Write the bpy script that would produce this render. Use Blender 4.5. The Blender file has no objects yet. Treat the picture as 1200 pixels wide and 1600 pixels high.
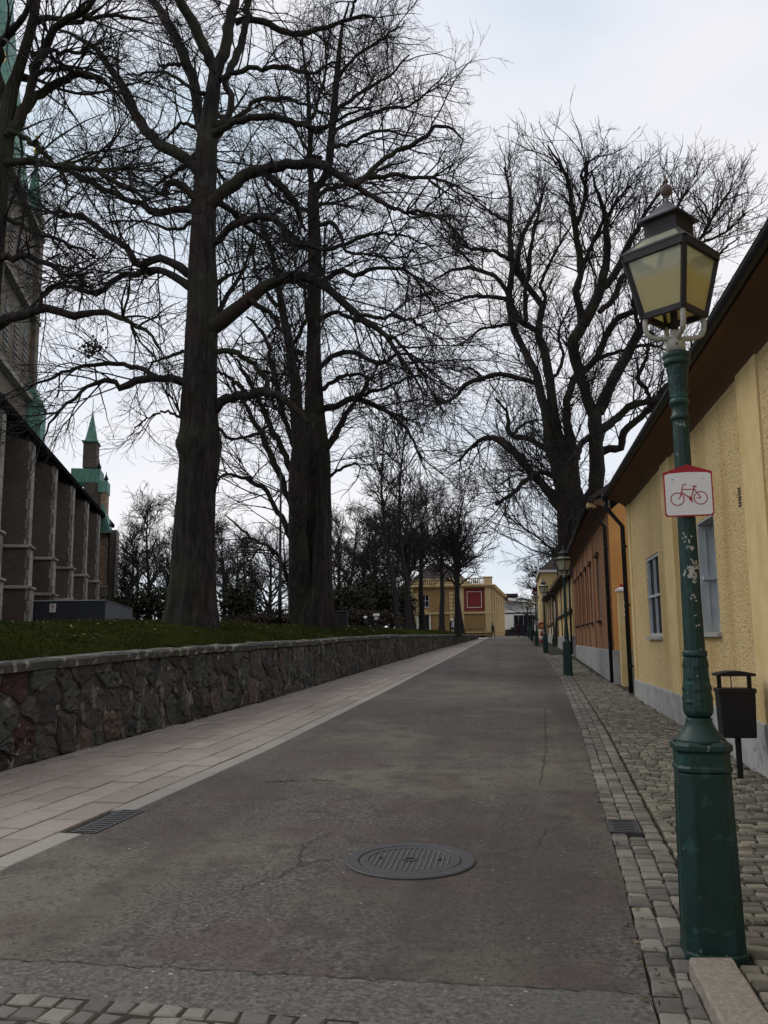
import bpy, math, random
import numpy as np
from mathutils import Matrix, Vector

# ------------------------------------------------------------------ camera, sky, sun, exposure
F_PX, PITCH, YAW, ROLL, EYE, SLOPE = 1350.0, math.atan(200 / 1350), math.radians(8.5), 0.010, 1.6, 0.017
scene = bpy.context.scene
col = scene.collection
CAM_M = Matrix.Rotation(YAW, 4, 'Z') @ Matrix.Rotation(math.pi / 2 + PITCH, 4, 'X') @ Matrix.Rotation(-ROLL, 4, 'Z')
cd = bpy.data.cameras.new('camera'); cam = bpy.data.objects.new('camera', cd); col.objects.link(cam)
cam.matrix_world = Matrix.Translation((0, 0, EYE)) @ CAM_M
cd.sensor_fit = 'VERTICAL'; cd.sensor_height = 24.0; cd.lens = 24.0 * F_PX / 1600
cd.clip_start = 0.05; cd.clip_end = 6000
scene.camera = cam

SUN_EL, SUN_AZ = math.radians(42), math.radians(-62)      # azimuth measured from +Y towards +X
world = bpy.data.worlds.new('World'); scene.world = world; world.use_nodes = True
nt = world.node_tree; nt.nodes.clear()
wo = nt.nodes.new('ShaderNodeOutputWorld'); bg = nt.nodes.new('ShaderNodeBackground')
sky = nt.nodes.new('ShaderNodeTexSky'); sky.sky_type = 'NISHITA'; sky.sun_disc = False
sky.sun_elevation = SUN_EL; sky.sun_rotation = SUN_AZ
sm = nt.nodes.new('ShaderNodeVectorMath'); sm.operation = 'SCALE'; sm.inputs['Scale'].default_value = 0.10
nt.links.new(sky.outputs[0], sm.inputs[0])
tc = nt.nodes.new('ShaderNodeTexCoord')
mp = nt.nodes.new('ShaderNodeMapping'); mp.inputs['Scale'].default_value = (1, 1, 2.2); mp.inputs['Location'].default_value = (0.31, 0.12, 0.4)
nt.links.new(tc.outputs['Generated'], mp.inputs[0])
n1 = nt.nodes.new('ShaderNodeTexNoise'); n1.inputs['Scale'].default_value = 2.3; n1.inputs['Detail'].default_value = 5; n1.inputs['Roughness'].default_value = 0.45
nt.links.new(mp.outputs[0], n1.inputs['Vector'])
cr = nt.nodes.new('ShaderNodeValToRGB')
cr.color_ramp.elements[0].position = 0.34; cr.color_ramp.elements[0].color = (0.68, 0.80, 0.91, 1)
cr.color_ramp.elements[1].position = 0.62; cr.color_ramp.elements[1].color = (1.0, 0.98, 1.0, 1)
e = cr.color_ramp.elements.new(0.47); e.color = (0.86, 0.90, 0.98, 1)
nt.links.new(n1.outputs['Fac'], cr.inputs[0])
mx = nt.nodes.new('ShaderNodeMix'); mx.data_type = 'RGBA'; mx.inputs['Factor'].default_value = 0.90
nt.links.new(sm.outputs[0], mx.inputs[6]); nt.links.new(cr.outputs[0], mx.inputs[7])
nt.links.new(mx.outputs[2], bg.inputs['Color']); bg.inputs['Strength'].default_value = 1.0
nt.links.new(bg.outputs[0], wo.inputs['Surface'])

sl = bpy.data.lights.new('sun', 'SUN'); sl.energy = 1.2; sl.angle = math.radians(25); sl.color = (1.0, 0.95, 0.88)
so = bpy.data.objects.new('sun', sl); col.objects.link(so)
sd = Vector((math.cos(SUN_EL) * math.sin(SUN_AZ), math.cos(SUN_EL) * math.cos(SUN_AZ), math.sin(SUN_EL)))
so.rotation_euler = sd.to_track_quat('Z', 'Y').to_euler()
so.location = sd * 60
vs = scene.view_settings
vs.view_transform = 'Standard'; vs.look = 'None'; vs.exposure = 0.0; vs.gamma = 1.0; vs.use_curve_mapping = False
scene.cycles.max_bounces = 6; scene.cycles.transparent_max_bounces = 8

# ------------------------------------------------------------------ measuring helpers (photo survey -> metres)
RM = np.array(CAM_M.to_3x3()); CP = np.array([0, 0, EYE])
def ray(x, y): return RM @ np.array([(x - 600) / F_PX, -(y - 800) / F_PX, -1.0])
def at(x, y, Y):
    d = ray(x, y); return CP + d * (Y / d[1])
def atX(x, y, X):
    d = ray(x, y); return CP + d * (X / d[0])
def pxm(p):
    return F_PX / -(RM.T @ (np.asarray(p) - CP))[2]
def g(y): return SLOPE * min(y, 115.0)
R_ = math.radians

# ------------------------------------------------------------------ materials
MATS = {}
def nd(nt, t): return nt.nodes.new(t)
def make_mat(name, stops, scale=4.0, rough=0.85, bump=0.0, bscale=60.0, detail=6.0, stretch=(1, 1, 1), metallic=0.0,
             speck=None, rnd=False, rndamt=0.35, big=None, bdist=0.01, spec=0.3, coord='Object', second=None):
    """procedural material: noise -> colour ramp (stops), optional large tint patches, speckles, per piece variation and bump"""
    m = bpy.data.materials.new(name); m.use_nodes = True; nt = m.node_tree; b = nt.nodes['Principled BSDF']
    b.inputs['Roughness'].default_value = rough; b.inputs['Metallic'].default_value = metallic
    b.inputs['Specular IOR Level'].default_value = spec
    tc = nd(nt, 'ShaderNodeTexCoord'); mp = nd(nt, 'ShaderNodeMapping'); mp.inputs['Scale'].default_value = stretch
    nt.links.new(tc.outputs[coord], mp.inputs[0])
    vec = mp.outputs[0]
    if rnd:
        oi = nd(nt, 'ShaderNodeObjectInfo'); at_ = nd(nt, 'ShaderNodeAttribute'); at_.attribute_name = 'rnd'
        ad = nd(nt, 'ShaderNodeMath'); ad.operation = 'ADD'; nt.links.new(oi.outputs['Random'], ad.inputs[0]); nt.links.new(at_.outputs['Fac'], ad.inputs[1])
        fr = nd(nt, 'ShaderNodeMath'); fr.operation = 'FRACT'; nt.links.new(ad.outputs[0], fr.inputs[0])
        sc = nd(nt, 'ShaderNodeMath'); sc.operation = 'MULTIPLY'; sc.inputs[1].default_value = 37.0; nt.links.new(fr.outputs[0], sc.inputs[0])
        va = nd(nt, 'ShaderNodeVectorMath'); nt.links.new(vec, va.inputs[0]); nt.links.new(sc.outputs[0], va.inputs[1]); vec = va.outputs[0]
    n = nd(nt, 'ShaderNodeTexNoise'); n.inputs['Scale'].default_value = scale; n.inputs['Detail'].default_value = detail; n.inputs['Roughness'].default_value = 0.6
    nt.links.new(vec, n.inputs['Vector'])
    fac = n.outputs['Fac']
    if rnd:
        mm = nd(nt, 'ShaderNodeMix'); mm.data_type = 'FLOAT'; mm.inputs['Factor'].default_value = 1 - rndamt if rndamt <= 1 else 0
        mm.inputs['Factor'].default_value = rndamt
        nt.links.new(fac, mm.inputs[2]); nt.links.new(fr.outputs[0], mm.inputs[3]); fac = mm.outputs[0]
    ra = nd(nt, 'ShaderNodeValToRGB'); el = ra.color_ramp.elements
    pos = [s[0] for s in stops]
    el[0].position = pos[0]; el[0].color = (*stops[0][1], 1); el[1].position = pos[-1]; el[1].color = (*stops[-1][1], 1)
    for s in stops[1:-1]:
        e = el.new(s[0]); e.color = (*s[1], 1)
    nt.links.new(fac, ra.inputs[0]); c = ra.outputs[0]
    def mixc(c, colr, mask, amount=1.0, mode='MIX'):
        k = nd(nt, 'ShaderNodeMix'); k.data_type = 'RGBA'; k.blend_type = mode
        if mask is None: k.inputs['Factor'].default_value = amount
        else:
            q = nd(nt, 'ShaderNodeMath'); q.operation = 'MULTIPLY'; q.inputs[1].default_value = amount; nt.links.new(mask, q.inputs[0]); nt.links.new(q.outputs[0], k.inputs['Factor'])
        nt.links.new(c, k.inputs[6]); k.inputs[7].default_value = (*colr, 1); return k.outputs[2]
    def noise_mask(sc_, lo, hi, det=4, off=0.0, st=None):
        q = nd(nt, 'ShaderNodeTexNoise'); q.inputs['Scale'].default_value = sc_; q.inputs['Detail'].default_value = det
        m2 = nd(nt, 'ShaderNodeMapping'); m2.inputs['Location'].default_value = (off, off * 1.7, off * .6)
        if st: m2.inputs['Scale'].default_value = st
        nt.links.new(tc.outputs[coord], m2.inputs[0]); nt.links.new(m2.outputs[0], q.inputs['Vector'])
        r = nd(nt, 'ShaderNodeMapRange'); r.inputs['From Min'].default_value = lo; r.inputs['From Max'].default_value = hi
        nt.links.new(q.outputs['Fac'], r.inputs['Value']); return r.outputs[0]
    for i, (colr, sc_, lo, hi, amt) in enumerate(big or []):
        c = mixc(c, colr, noise_mask(sc_, lo, hi, off=3.1 * i + 1), amt)
    for i, (colr, sc_, lo, hi, amt) in enumerate(speck or []):
        c = mixc(c, colr, noise_mask(sc_, lo, hi, det=1, off=7.7 * i + 2), amt)
    for (colr, sc_, lo, hi, amt, st) in second or []:
        c = mixc(c, colr, noise_mask(sc_, lo, hi, off=5.5, st=st), amt)
    nt.links.new(c, b.inputs['Base Color'])
    if bump:
        bn = nd(nt, 'ShaderNodeTexNoise'); bn.inputs['Scale'].default_value = bscale; bn.inputs['Detail'].default_value = 4
        nt.links.new(vec, bn.inputs['Vector'])
        bp = nd(nt, 'ShaderNodeBump'); bp.inputs['Strength'].default_value = bump; bp.inputs['Distance'].default_value = bdist
        nt.links.new(bn.outputs['Fac'], bp.inputs['Height']); nt.links.new(bp.outputs[0], b.inputs['Normal'])
    MATS[name] = m; return m
def two(a, b): return [(0.3, a), (0.7, b)]
def sh(c, k): return tuple(v * k for v in c)
def flat(name, c, rough=0.6, var=0.15, scale=6, **k): return make_mat(name, two(sh(c, 1 - var), sh(c, 1 + var)), scale=scale, rough=rough, **k)

make_mat('asphalt', [(0.34, (0.038, 0.034, 0.030)), (0.5, (0.098, 0.088, 0.078)), (0.66, (0.168, 0.155, 0.135))], scale=34, detail=10, rough=0.92, bump=0.6, bscale=150, bdist=0.006,
         big=[((0.150, 0.142, 0.104), 0.45, 0.47, 0.58, 0.70), ((0.090, 0.063, 0.060), 1.3, 0.51, 0.63, 0.60), ((0.072, 0.060, 0.054), 0.33, 0.50, 0.60, 0.55), ((0.055, 0.048, 0.044), 3.6, 0.54, 0.66, 0.55), ((0.13, 0.082, 0.074), 2.4, 0.60, 0.70, 0.45), ((0.045, 0.040, 0.038), 10.0, 0.60, 0.70, 0.5), ((0.16, 0.152, 0.125), 6.0, 0.60, 0.72, 0.4)],
         speck=[((0.26, 0.24, 0.21), 75, 0.69, 0.75, 0.55), ((0.022, 0.020, 0.019), 28, 0.60, 0.70, 0.55), ((0.022, 0.020, 0.019), 55, 0.62, 0.70, 0.6), ((0.17, 0.095, 0.085), 22, 0.66, 0.74, 0.35), ((0.42, 0.39, 0.34), 26, 0.765, 0.785, 0.8)],
         second=[((0.055, 0.047, 0.042), 1.2, 0.50, 0.64, 0.5, (1.0, 0.06, 1.0))])
make_mat('asphalt_strip', [(0.34, (0.055, 0.051, 0.046)), (0.5, (0.105, 0.099, 0.090)), (0.66, (0.165, 0.157, 0.144))], scale=38, detail=10, rough=0.9, bump=0.5, bscale=260, bdist=0.004,
         big=[((0.10, 0.10, 0.082), 1.3, 0.48, 0.66, 0.6)], speck=[((0.27, 0.25, 0.22), 75, 0.69, 0.75, 0.55), ((0.028, 0.026, 0.024), 50, 0.62, 0.70, 0.5), ((0.40, 0.37, 0.33), 26, 0.755, 0.775, 0.8)])
make_mat('joint_soil', two((0.020, 0.018, 0.013), (0.045, 0.042, 0.028)), scale=25, rough=0.95, bump=0.6, bscale=120, big=[((0.030, 0.036, 0.014), 2.0, 0.5, 0.62, 0.7)])
make_mat('cobble', [(0.15, (0.070, 0.060, 0.051)), (0.4, (0.128, 0.115, 0.093)), (0.65, (0.190, 0.175, 0.134)), (0.9, (0.30, 0.278, 0.212))], scale=9, rough=0.8, bump=0.35, bscale=90, bdist=0.006, rnd=True, rndamt=0.55, speck=[((0.07, 0.065, 0.055), 60, 0.60, 0.72, 0.5)])
make_mat('sett', [(0.15, (0.085, 0.078, 0.070)), (0.5, (0.150, 0.140, 0.122)), (0.9, (0.265, 0.250, 0.205))], scale=9, rough=0.8, bump=0.35, bscale=90, bdist=0.006, rnd=True, rndamt=0.55, speck=[((0.06, 0.057, 0.05), 60, 0.60, 0.72, 0.5)])
make_mat('paver', [(0.15, (0.215, 0.178, 0.152)), (0.5, (0.275, 0.233, 0.200)), (0.9, (0.325, 0.282, 0.242))], scale=14, rough=0.85, bump=0.25, bscale=150, bdist=0.004, rnd=True, rndamt=0.42, speck=[((0.13, 0.108, 0.094), 45, 0.62, 0.74, 0.6), ((0.11, 0.095, 0.085), 7, .62, .70, .45), ((.36, .33, .29), 60, .72, .76, .6)], big=[((0.175, 0.143, 0.12), 1.2, .5, .66, .6), ((0.20, 0.185, 0.165), .6, .52, .66, .4)])
make_mat('edging', [(0.2, (0.235, 0.215, 0.190)), (0.8, (0.315, 0.290, 0.255))], scale=14, rough=0.85, bump=0.25, bscale=150, bdist=0.004, rnd=True, rndamt=0.5, speck=[((0.14, 0.125, 0.11), 40, 0.62, 0.74, 0.5)])
make_mat('granite_kerb', [(0.25, (0.17, 0.145, 0.120)), (0.75, (0.31, 0.275, 0.230))], scale=40, rough=0.85, bump=0.5, bscale=70, bdist=0.008, speck=[((0.09, 0.08, 0.07), 90, 0.62, 0.72, 0.6), ((0.36, 0.33, 0.29), 120, 0.66, 0.74, 0.6)])
make_mat('wall_stone', [(0.15, (0.024, 0.022, 0.022)), (0.32, (0.050, 0.046, 0.042)), (0.48, (0.078, 0.070, 0.058)), (0.60, (0.062, 0.066, 0.060)), (0.72, (0.098, 0.066, 0.054)), (0.86, (0.155, 0.142, 0.120))], scale=5, rough=0.9, bump=1.0, bscale=26, bdist=0.035, rnd=True, rndamt=0.55,
         speck=[((0.30, 0.28, 0.25), 7, 0.70, 0.76, 0.6), ((0.022, 0.020, 0.019), 11, 0.56, 0.70, 0.65), ((0.06, 0.065, 0.035), 4, .58, .7, .5)], second=[((0.22, 0.205, 0.18), 5, 0.60, 0.66, 0.55, (1, 1, .35))])
make_mat('red_stone', two((0.034, 0.018, 0.016), (0.070, 0.036, 0.031)), scale=12, rough=0.9, bump=0.6, bscale=30, bdist=0.015, speck=[((0.28, 0.25, 0.22), 14, 0.66, 0.72, 0.7)])
make_mat('mortar', [(0.36, (0.030, 0.027, 0.024)), (0.52, (0.070, 0.063, 0.053)), (0.64, (0.26, 0.245, 0.21))], scale=2.6, rough=0.95, bump=0.8, bscale=25, bdist=0.02)
make_mat('coping', [(0.3, (0.042, 0.040, 0.038)), (0.7, (0.085, 0.080, 0.072))], scale=8, rough=0.9, bump=0.6, bscale=40, bdist=0.01, speck=[((0.32, 0.31, 0.25), 6, 0.57, 0.66, 0.75), ((0.07, 0.085, 0.03), 5, 0.58, 0.70, 0.6)])
make_mat('turf', [(0.3, (0.016, 0.022, 0.005)), (0.6, (0.026, 0.034, 0.008)), (0.8, (0.040, 0.046, 0.013))], scale=6, spec=0.0, rough=1.0, bump=0.8, bscale=70, bdist=0.03, big=[((0.040, 0.036, 0.014), 0.5, 0.5, 0.66, 0.5)])
make_mat('grass', [(0.1, (0.020, 0.028, 0.006)), (0.5, (0.034, 0.044, 0.010)), (0.9, (0.060, 0.064, 0.020))], scale=2, rough=1.0, rnd=True, rndamt=0.7, spec=0.05)
make_mat('earth', two((0.05, 0.047, 0.036), (0.08, 0.075, 0.055)), scale=1, rough=0.95)
make_mat('bark', [(0.25, (0.007, 0.006, 0.0055)), (0.5, (0.020, 0.016, 0.0145)), (0.75, (0.060, 0.051, 0.045))], scale=12, rough=0.95, bump=1.0, bscale=22, bdist=0.07, stretch=(1, 1, 0.16), big=[((0.034, 0.038, 0.016), 0.9, 0.50, 0.62, 0.6), ((0.046, 0.024, 0.019), 0.7, 0.54, 0.66, 0.55), ((0.07, 0.066, 0.058), 1.6, .60, .70, .4)])
flat('twig_bark', (0.018, 0.015, 0.015), rough=0.9, var=0.3)
flat('far_bark', (0.026, 0.022, 0.021), rough=0.9, var=0.3)
flat('dead_leaf', (0.05, 0.022, 0.022), rough=0.8, var=0.4)
flat('shrub_leaf', (0.022, 0.028, 0.014), rough=0.8, var=0.4)
flat('hedge_leaf', (0.040, 0.026, 0.018), rough=0.8, var=0.4)

# ------------------------------------------------------------------ mesh helpers
class MB:
    def __init__(s): s.v = []; s.f = []; s.sm = []
    def add(s, vs, fs, smooth=False):
        b = len(s.v); s.v += [tuple(map(float, v)) for v in vs]
        for f in fs: s.f.append(tuple(b + i for i in f)); s.sm.append(smooth)
        return s
    def box(s, x0, x1, y0, y1, z0, z1):
        return s.add([(x0, y0, z0), (x1, y0, z0), (x1, y1, z0), (x0, y1, z0), (x0, y0, z1), (x1, y0, z1), (x1, y1, z1), (x0, y1, z1)],
              [(3, 2, 1, 0), (4, 5, 6, 7), (0, 1, 5, 4), (1, 2, 6, 5), (2, 3, 7, 6), (3, 0, 4, 7)])
    def hexa(s, lo, hi):           # two quads (ccw seen from above)
        return s.add(list(lo) + list(hi), [(3, 2, 1, 0), (4, 5, 6, 7), (0, 1, 5, 4), (1, 2, 6, 5), (2, 3, 7, 6), (3, 0, 4, 7)])
    def prism(s, pts, d):          # planar polygon swept by vector d
        n = len(pts); d = np.array(d, float)
        vs = [np.array(p, float) for p in pts]; vs = vs + [p + d for p in vs]
        return s.add(vs, [tuple(range(n))[::-1], tuple(range(n, 2 * n))] + [(i, (i + 1) % n, n + (i + 1) % n, n + i) for i in range(n)])
    def lathe(s, prof, n=24, rot=0.0, c=(0, 0), fn=None, caps=True, smooth=True):
        vs = []; fs = []
        for k, (r, z) in enumerate(prof):
            for i in range(n):
                a = rot + 2 * math.pi * i / n; rr = r if fn is None else fn(r, z, a)
                vs.append((c[0] + rr * math.cos(a), c[1] + rr * math.sin(a), z))
        for k in range(len(prof) - 1):
            for i in range(n):
                j = (i + 1) % n; fs.append((k * n + i, k * n + j, (k + 1) * n + j, (k + 1) * n + i))
        s.add(vs, fs, smooth)
        if caps:
            b = len(s.v) - len(vs)
            s.f.append(tuple(b + i for i in range(n))[::-1]); s.sm.append(False)
            t = b + (len(prof) - 1) * n; s.f.append(tuple(t + i for i in range(n))); s.sm.append(False)
        return s
    def tube(s, pts, r, n=10, smooth=True, caps=True):
        P = np.array(pts, float); m = len(P); rr = np.broadcast_to(np.asarray(r, float), (m,))
        vs = []; fs = []
        T = np.gradient(P, axis=0); T /= np.linalg.norm(T, axis=1)[:, None]
        u = np.cross(T[0], (0.31, 0.17, 0.93)); 
        if np.linalg.norm(u) < 1e-3: u = np.cross(T[0], (1, 0, 0))
        u /= np.linalg.norm(u)
        for k in range(m):
            u = u - T[k] * np.dot(u, T[k]); u /= np.linalg.norm(u); w = np.cross(T[k], u)
            for i in range(n):
                a = 2 * math.pi * i / n; vs.append(P[k] + rr[k] * (math.cos(a) * u + math.sin(a) * w))
        for k in range(m - 1):
            for i in range(n):
                j = (i + 1) % n; fs.append((k * n + i, k * n + j, (k + 1) * n + j, (k + 1) * n + i))
        s.add(vs, fs, smooth)
        if caps:
            b = len(s.v) - len(vs)
            s.f.append(tuple(b + i for i in range(n))[::-1]); s.sm.append(False)
            s.f.append(tuple(b + (m - 1) * n + i for i in range(n))); s.sm.append(False)
        return s
    def bar(s, a, b, w, h=None):   # square bar between two points
        h = h or w; a = np.array(a, float); b = np.array(b, float); t = (b - a) / np.linalg.norm(b - a)
        u = np.cross(t, (0, 0, 1)); 
        if np.linalg.norm(u) < 1e-3: u = np.array((1.0, 0, 0))
        u /= np.linalg.norm(u); w_ = np.cross(u, t)
        q = [-u * w / 2 - w_ * h / 2, u * w / 2 - w_ * h / 2, u * w / 2 + w_ * h / 2, -u * w / 2 + w_ * h / 2]
        return s.add([a + k for k in q] + [b + k for k in q], [(3, 2, 1, 0), (4, 5, 6, 7), (0, 1, 5, 4), (1, 2, 6, 5), (2, 3, 7, 6), (3, 0, 4, 7)])
    def mesh(s, name):
        me = bpy.data.meshes.new(name); me.from_pydata(s.v, [], s.f)
        me.polygons.foreach_set('use_smooth', s.sm); me.update(); return me
    def build(s, name, mat, parent=None, bevel=0.0, kind=None, label=None):
        return link(name, s.mesh(name), mat, parent, bevel, kind, label)

def link(name, me, mat, parent=None, bevel=0.0, kind=None, label=None):
    o = bpy.data.objects.new(name, me); col.objects.link(o)
    if not me.materials: me.materials.append(MATS[mat] if isinstance(mat, str) else mat)
    if parent is not None: o.parent = parent
    if bevel:
        b = o.modifiers.new('bevel', 'BEVEL'); b.width = bevel; b.segments = 2; b.limit_method = 'ANGLE'
    if kind: o['kind'] = kind
    if label: o['label'] = label
    return o
def np_mesh(name, V, faces_n, F, smooth=False, rnd=None):
    """fast mesh from numpy arrays; F has faces_n corners per row"""
    me = bpy.data.meshes.new(name); me.vertices.add(len(V)); me.vertices.foreach_set('co', np.asarray(V, np.float32).ravel())
    me.loops.add(F.size); me.loops.foreach_set('vertex_index', F.astype(np.int32).ravel())
    me.polygons.add(len(F)); me.polygons.foreach_set('loop_start', np.arange(0, F.size, faces_n, dtype=np.int32))
    if smooth: me.polygons.foreach_set('use_smooth', np.ones(len(F), bool))
    if rnd is not None:
        a = me.attributes.new('rnd', 'FLOAT', 'FACE'); a.data.foreach_set('value', np.asarray(rnd, np.float32))
    me.update(calc_edges=True); me.validate(); return me
def thing(name, label, cat, loc=(0, 0, 0), rotz=0.0, group=None):
    o = bpy.data.objects.new(name, None); col.objects.link(o); o.location = loc; o.rotation_euler = (0, 0, rotz)
    o.empty_display_size = 0.2; o['label'] = label; o['category'] = cat
    if group: o['group'] = group
    return o
def tag(o, label, cat, group=None):
    o['label'] = label; o['category'] = cat
    if group: o['group'] = group
    return o
def copy_tree(o, parent=None):
    c = o.copy(); col.objects.link(c); c.parent = parent
    for ch in list(o.children): copy_tree(ch, c)
    return c
def interp(pts):
    xs = [p[0] for p in pts]; ys = [p[1] for p in pts]
    return lambda y: float(np.interp(y, xs, ys))
def wall_face(mb, u0, u1, z0, z1, holes, depth, f):
    """wall with real openings: f(u, z, d) -> xyz, d metres inward"""
    us = sorted({u0, u1, *[h[0] for h in holes], *[h[1] for h in holes]}); zs = sorted({z0, z1, *[h[2] for h in holes], *[h[3] for h in holes]})
    for a, b in zip(us, us[1:]):
        for c, d in zip(zs, zs[1:]):
            um, zm = (a + b) / 2, (c + d) / 2
            if any(h[0] < um < h[1] and h[2] < zm < h[3] for h in holes): continue
            mb.add([f(a, c, 0), f(b, c, 0), f(b, d, 0), f(a, d, 0)], [(0, 1, 2, 3)])
    for a, b, c, d in holes:
        q = [(a, c), (b, c), (b, d), (a, d)]
        for i in range(4):
            p, r = q[i], q[(i + 1) % 4]
            mb.add([f(*p, 0), f(*r, 0), f(*r, depth), f(*p, depth)], [(0, 1, 2, 3)])
def fbox(mb, u0, u1, z0, z1, d0, d1, f):
    lo = [f(u0, z0, d0), f(u1, z0, d0), f(u1, z1, d0), f(u0, z1, d0)]; hi = [f(u0, z0, d1), f(u1, z0, d1), f(u1, z1, d1), f(u0, z1, d1)]
    mb.hexa(lo, hi)
def window(parent, u0, u1, z0, z1, f, d, frame='frame_grey', glass='glass', mull=1, rails=1, fw=0.07, sill=True, sillmat='sill', proud=0.06, mw=0.035, name='window'):
    m = MB()
    for a, b, c, e in ((u0, u0 + fw, z0, z1), (u1 - fw, u1, z0, z1), (u0 + fw, u1 - fw, z0, z0 + fw), (u0 + fw, u1 - fw, z1 - fw, z1)): fbox(m, a, b, c, e, d - 0.04, d + 0.06, f)
    for i in range(mull):
        uc = u0 + (u1 - u0) * (i + 1) / (mull + 1); fbox(m, uc - mw / 2, uc + mw / 2, z0 + fw, z1 - fw, d - 0.03, d + 0.05, f)
    for i in range(rails):
        zc = z0 + (z1 - z0) * (i + 1) / (rails + 1); fbox(m, u0 + fw, u1 - fw, zc - fw * .4, zc + fw * .4, d - 0.035, d + 0.055, f)
    w = m.build(name, frame, parent)
    us = [u0 + fw + (u1 - u0 - 2 * fw) * i / (mull + 1) for i in range(mull + 2)]; zs = [z0 + fw + (z1 - z0 - 2 * fw) * i / (rails + 1) for i in range(rails + 2)]
    for a, b in zip(us, us[1:]):
        for c, e in zip(zs, zs[1:]):
            q = MB(); fbox(q, a, b, c, e, d + 0.012, d + 0.02, f); q.build('pane', glass, w)
    if sill:
        q = MB(); fbox(q, u0 - 0.05, u1 + 0.05, z0 - 0.06, z0 - 0.005, -proud, d - 0.045, f); q.build('sill', sillmat, w)
    return w

# ------------------------------------------------------------------ ground, road, pavements
rng = np.random.default_rng(7); random.seed(7)
wallX = interp([(-12, -7.2), (9.43, -5.88), (18.45, -5.45), (35, -5.32), (64, -4.93), (96.3, -4.02), (140, -3.5)])
wallTop = interp([(-10, 1.28), (8.7, 1.37), (13.8, 1.5), (19, 1.57), (36.5, 1.81), (64, 1.95), (96.3, 2.05), (130, 2.1)])
roadL = interp([(-12, -4.0), (5.6, -3.46), (11.2, -3.24), (21, -3.17), (140, -3.17)])
roadR = interp([(-12, 0.0), (4.09, .53), (6.37, .64), (8.07, .70), (13.68, .92), (26, 1.25), (40, 1.36), (140, 1.3)])

def strip(name, fa, fb, y0, y1, dz, mat, step=1.0, nx=1, kind='structure', edge=0.0):
    ys = np.arange(y0, y1 + 1e-6, step); vs = []; fs = []
    for y in ys:
        a, b = fa(y), fb(y)
        for k in range(nx + 1):
            x = a + (b - a) * k / nx
            if edge and k in (0, nx): x += random.uniform(-edge, edge)
            vs.append((x, y, g(y) + dz))
    w = nx + 1
    for i in range(len(ys) - 1):
        for k in range(nx): fs.append((i * w + k, i * w + k + 1, (i + 1) * w + k + 1, (i + 1) * w + k))
    m = MB().add(vs, fs); return m.build(name, mat, kind=kind)

m = MB()
ys = [-1500, -40, 0, 20, 40, 60, 80, 100, 115, 300, 1000, 4000]; xs = [-3000, -300, -60, 0, 60, 300, 3000]
vs = [(x, y, g(max(y, -15)) - 0.40) for y in ys for x in xs]; w = len(xs)
m.add(vs, [(i * w + k, i * w + k + 1, (i + 1) * w + k + 1, (i + 1) * w + k) for i in range(len(ys) - 1) for k in range(w - 1)])
m.build('ground', 'earth', kind='structure')
road = strip('road', roadL, roadR, -12, 116, 0.0, 'asphalt', 0.25, 6, edge=0.006)
# resurfaced strip whose near edge runs slightly askew, along the sett band; a dark seam marks its far edge
bandY = lambda x: 3.815 - .055 * (x + 2.3)
q = MB(); xs_ = np.linspace(-3.47, .515, 60); vs = []; fs = []
for x in xs_:
    ya, yb = bandY(x) - .01, 4.165 - .012 * (x + 2.5) + random.gauss(0, .004)
    for k in range(5): y = ya + (yb - ya) * k / 4; vs.append((x, y, g(y) + .004))
for i in range(59):
    for k in range(4): fs.append((i * 5 + k, (i + 1) * 5 + k, (i + 1) * 5 + k + 1, i * 5 + k + 1))
q.add(vs, fs).build('road_patch', 'asphalt_strip', kind='structure')
def crack(pts, w, n=40):
    p = np.array(pts, float); s = np.r_[0, np.cumsum(np.linalg.norm(np.diff(p, axis=0), axis=1))]; t = np.linspace(0, s[-1], n); c = np.stack([np.interp(t, s, p[:, k]) for k in range(2)], 1); c[1:-1] += rng.normal(0, w * 1.3, (n - 2, 2))
    d = np.gradient(c, axis=0); d /= np.linalg.norm(d, axis=1, keepdims=True); nn = np.stack([-d[:, 1], d[:, 0]], 1); hw = w * rng.uniform(.15, .6, n); hw[[0, -1]] = .0008; vs = []
    for k in range(n):
        for sg in (-1, 1): q_ = c[k] + nn[k] * hw[k] * sg; vs.append((q_[0], q_[1], g(q_[1]) + .007))
    MB().add(vs, [(2 * k, 2 * k + 1, 2 * k + 3, 2 * k + 2) for k in range(n - 1)]).build('crack', 'joint_soil', road)
crack([(-3.4, 4.176), (-1.5, 4.155), (.5, 4.13)], .009, 90)
crack([(-1.75, 5.35), (-1.55, 5.7), (-1.5, 5.95), (-1.24, 6.2)], .010); crack([(-1.5, 5.95), (-1.6, 6.5), (-1.45, 6.9)], .008); crack([(-2.6, 9.0), (-2.1, 9.15), (-1.9, 9.1)], .02); crack([(-.3, 6.3), (.1, 6.6), (.2, 7.2)], .006); crack([(-1.9, 12), (-.6, 12.4), (.5, 12.1)], .012); crack([(.2, 9), (.35, 12), (.5, 17)], .010, 80)
plaza = MB(); plaza.add([(-30, 115.9, g(115) - .01), (25, 115.9, g(115) - .01), (25, 190, g(115) - .01), (-30, 190, g(115) - .01)], [(0, 1, 2, 3)]); plaza.build('plaza', 'edging', kind='structure')

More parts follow.
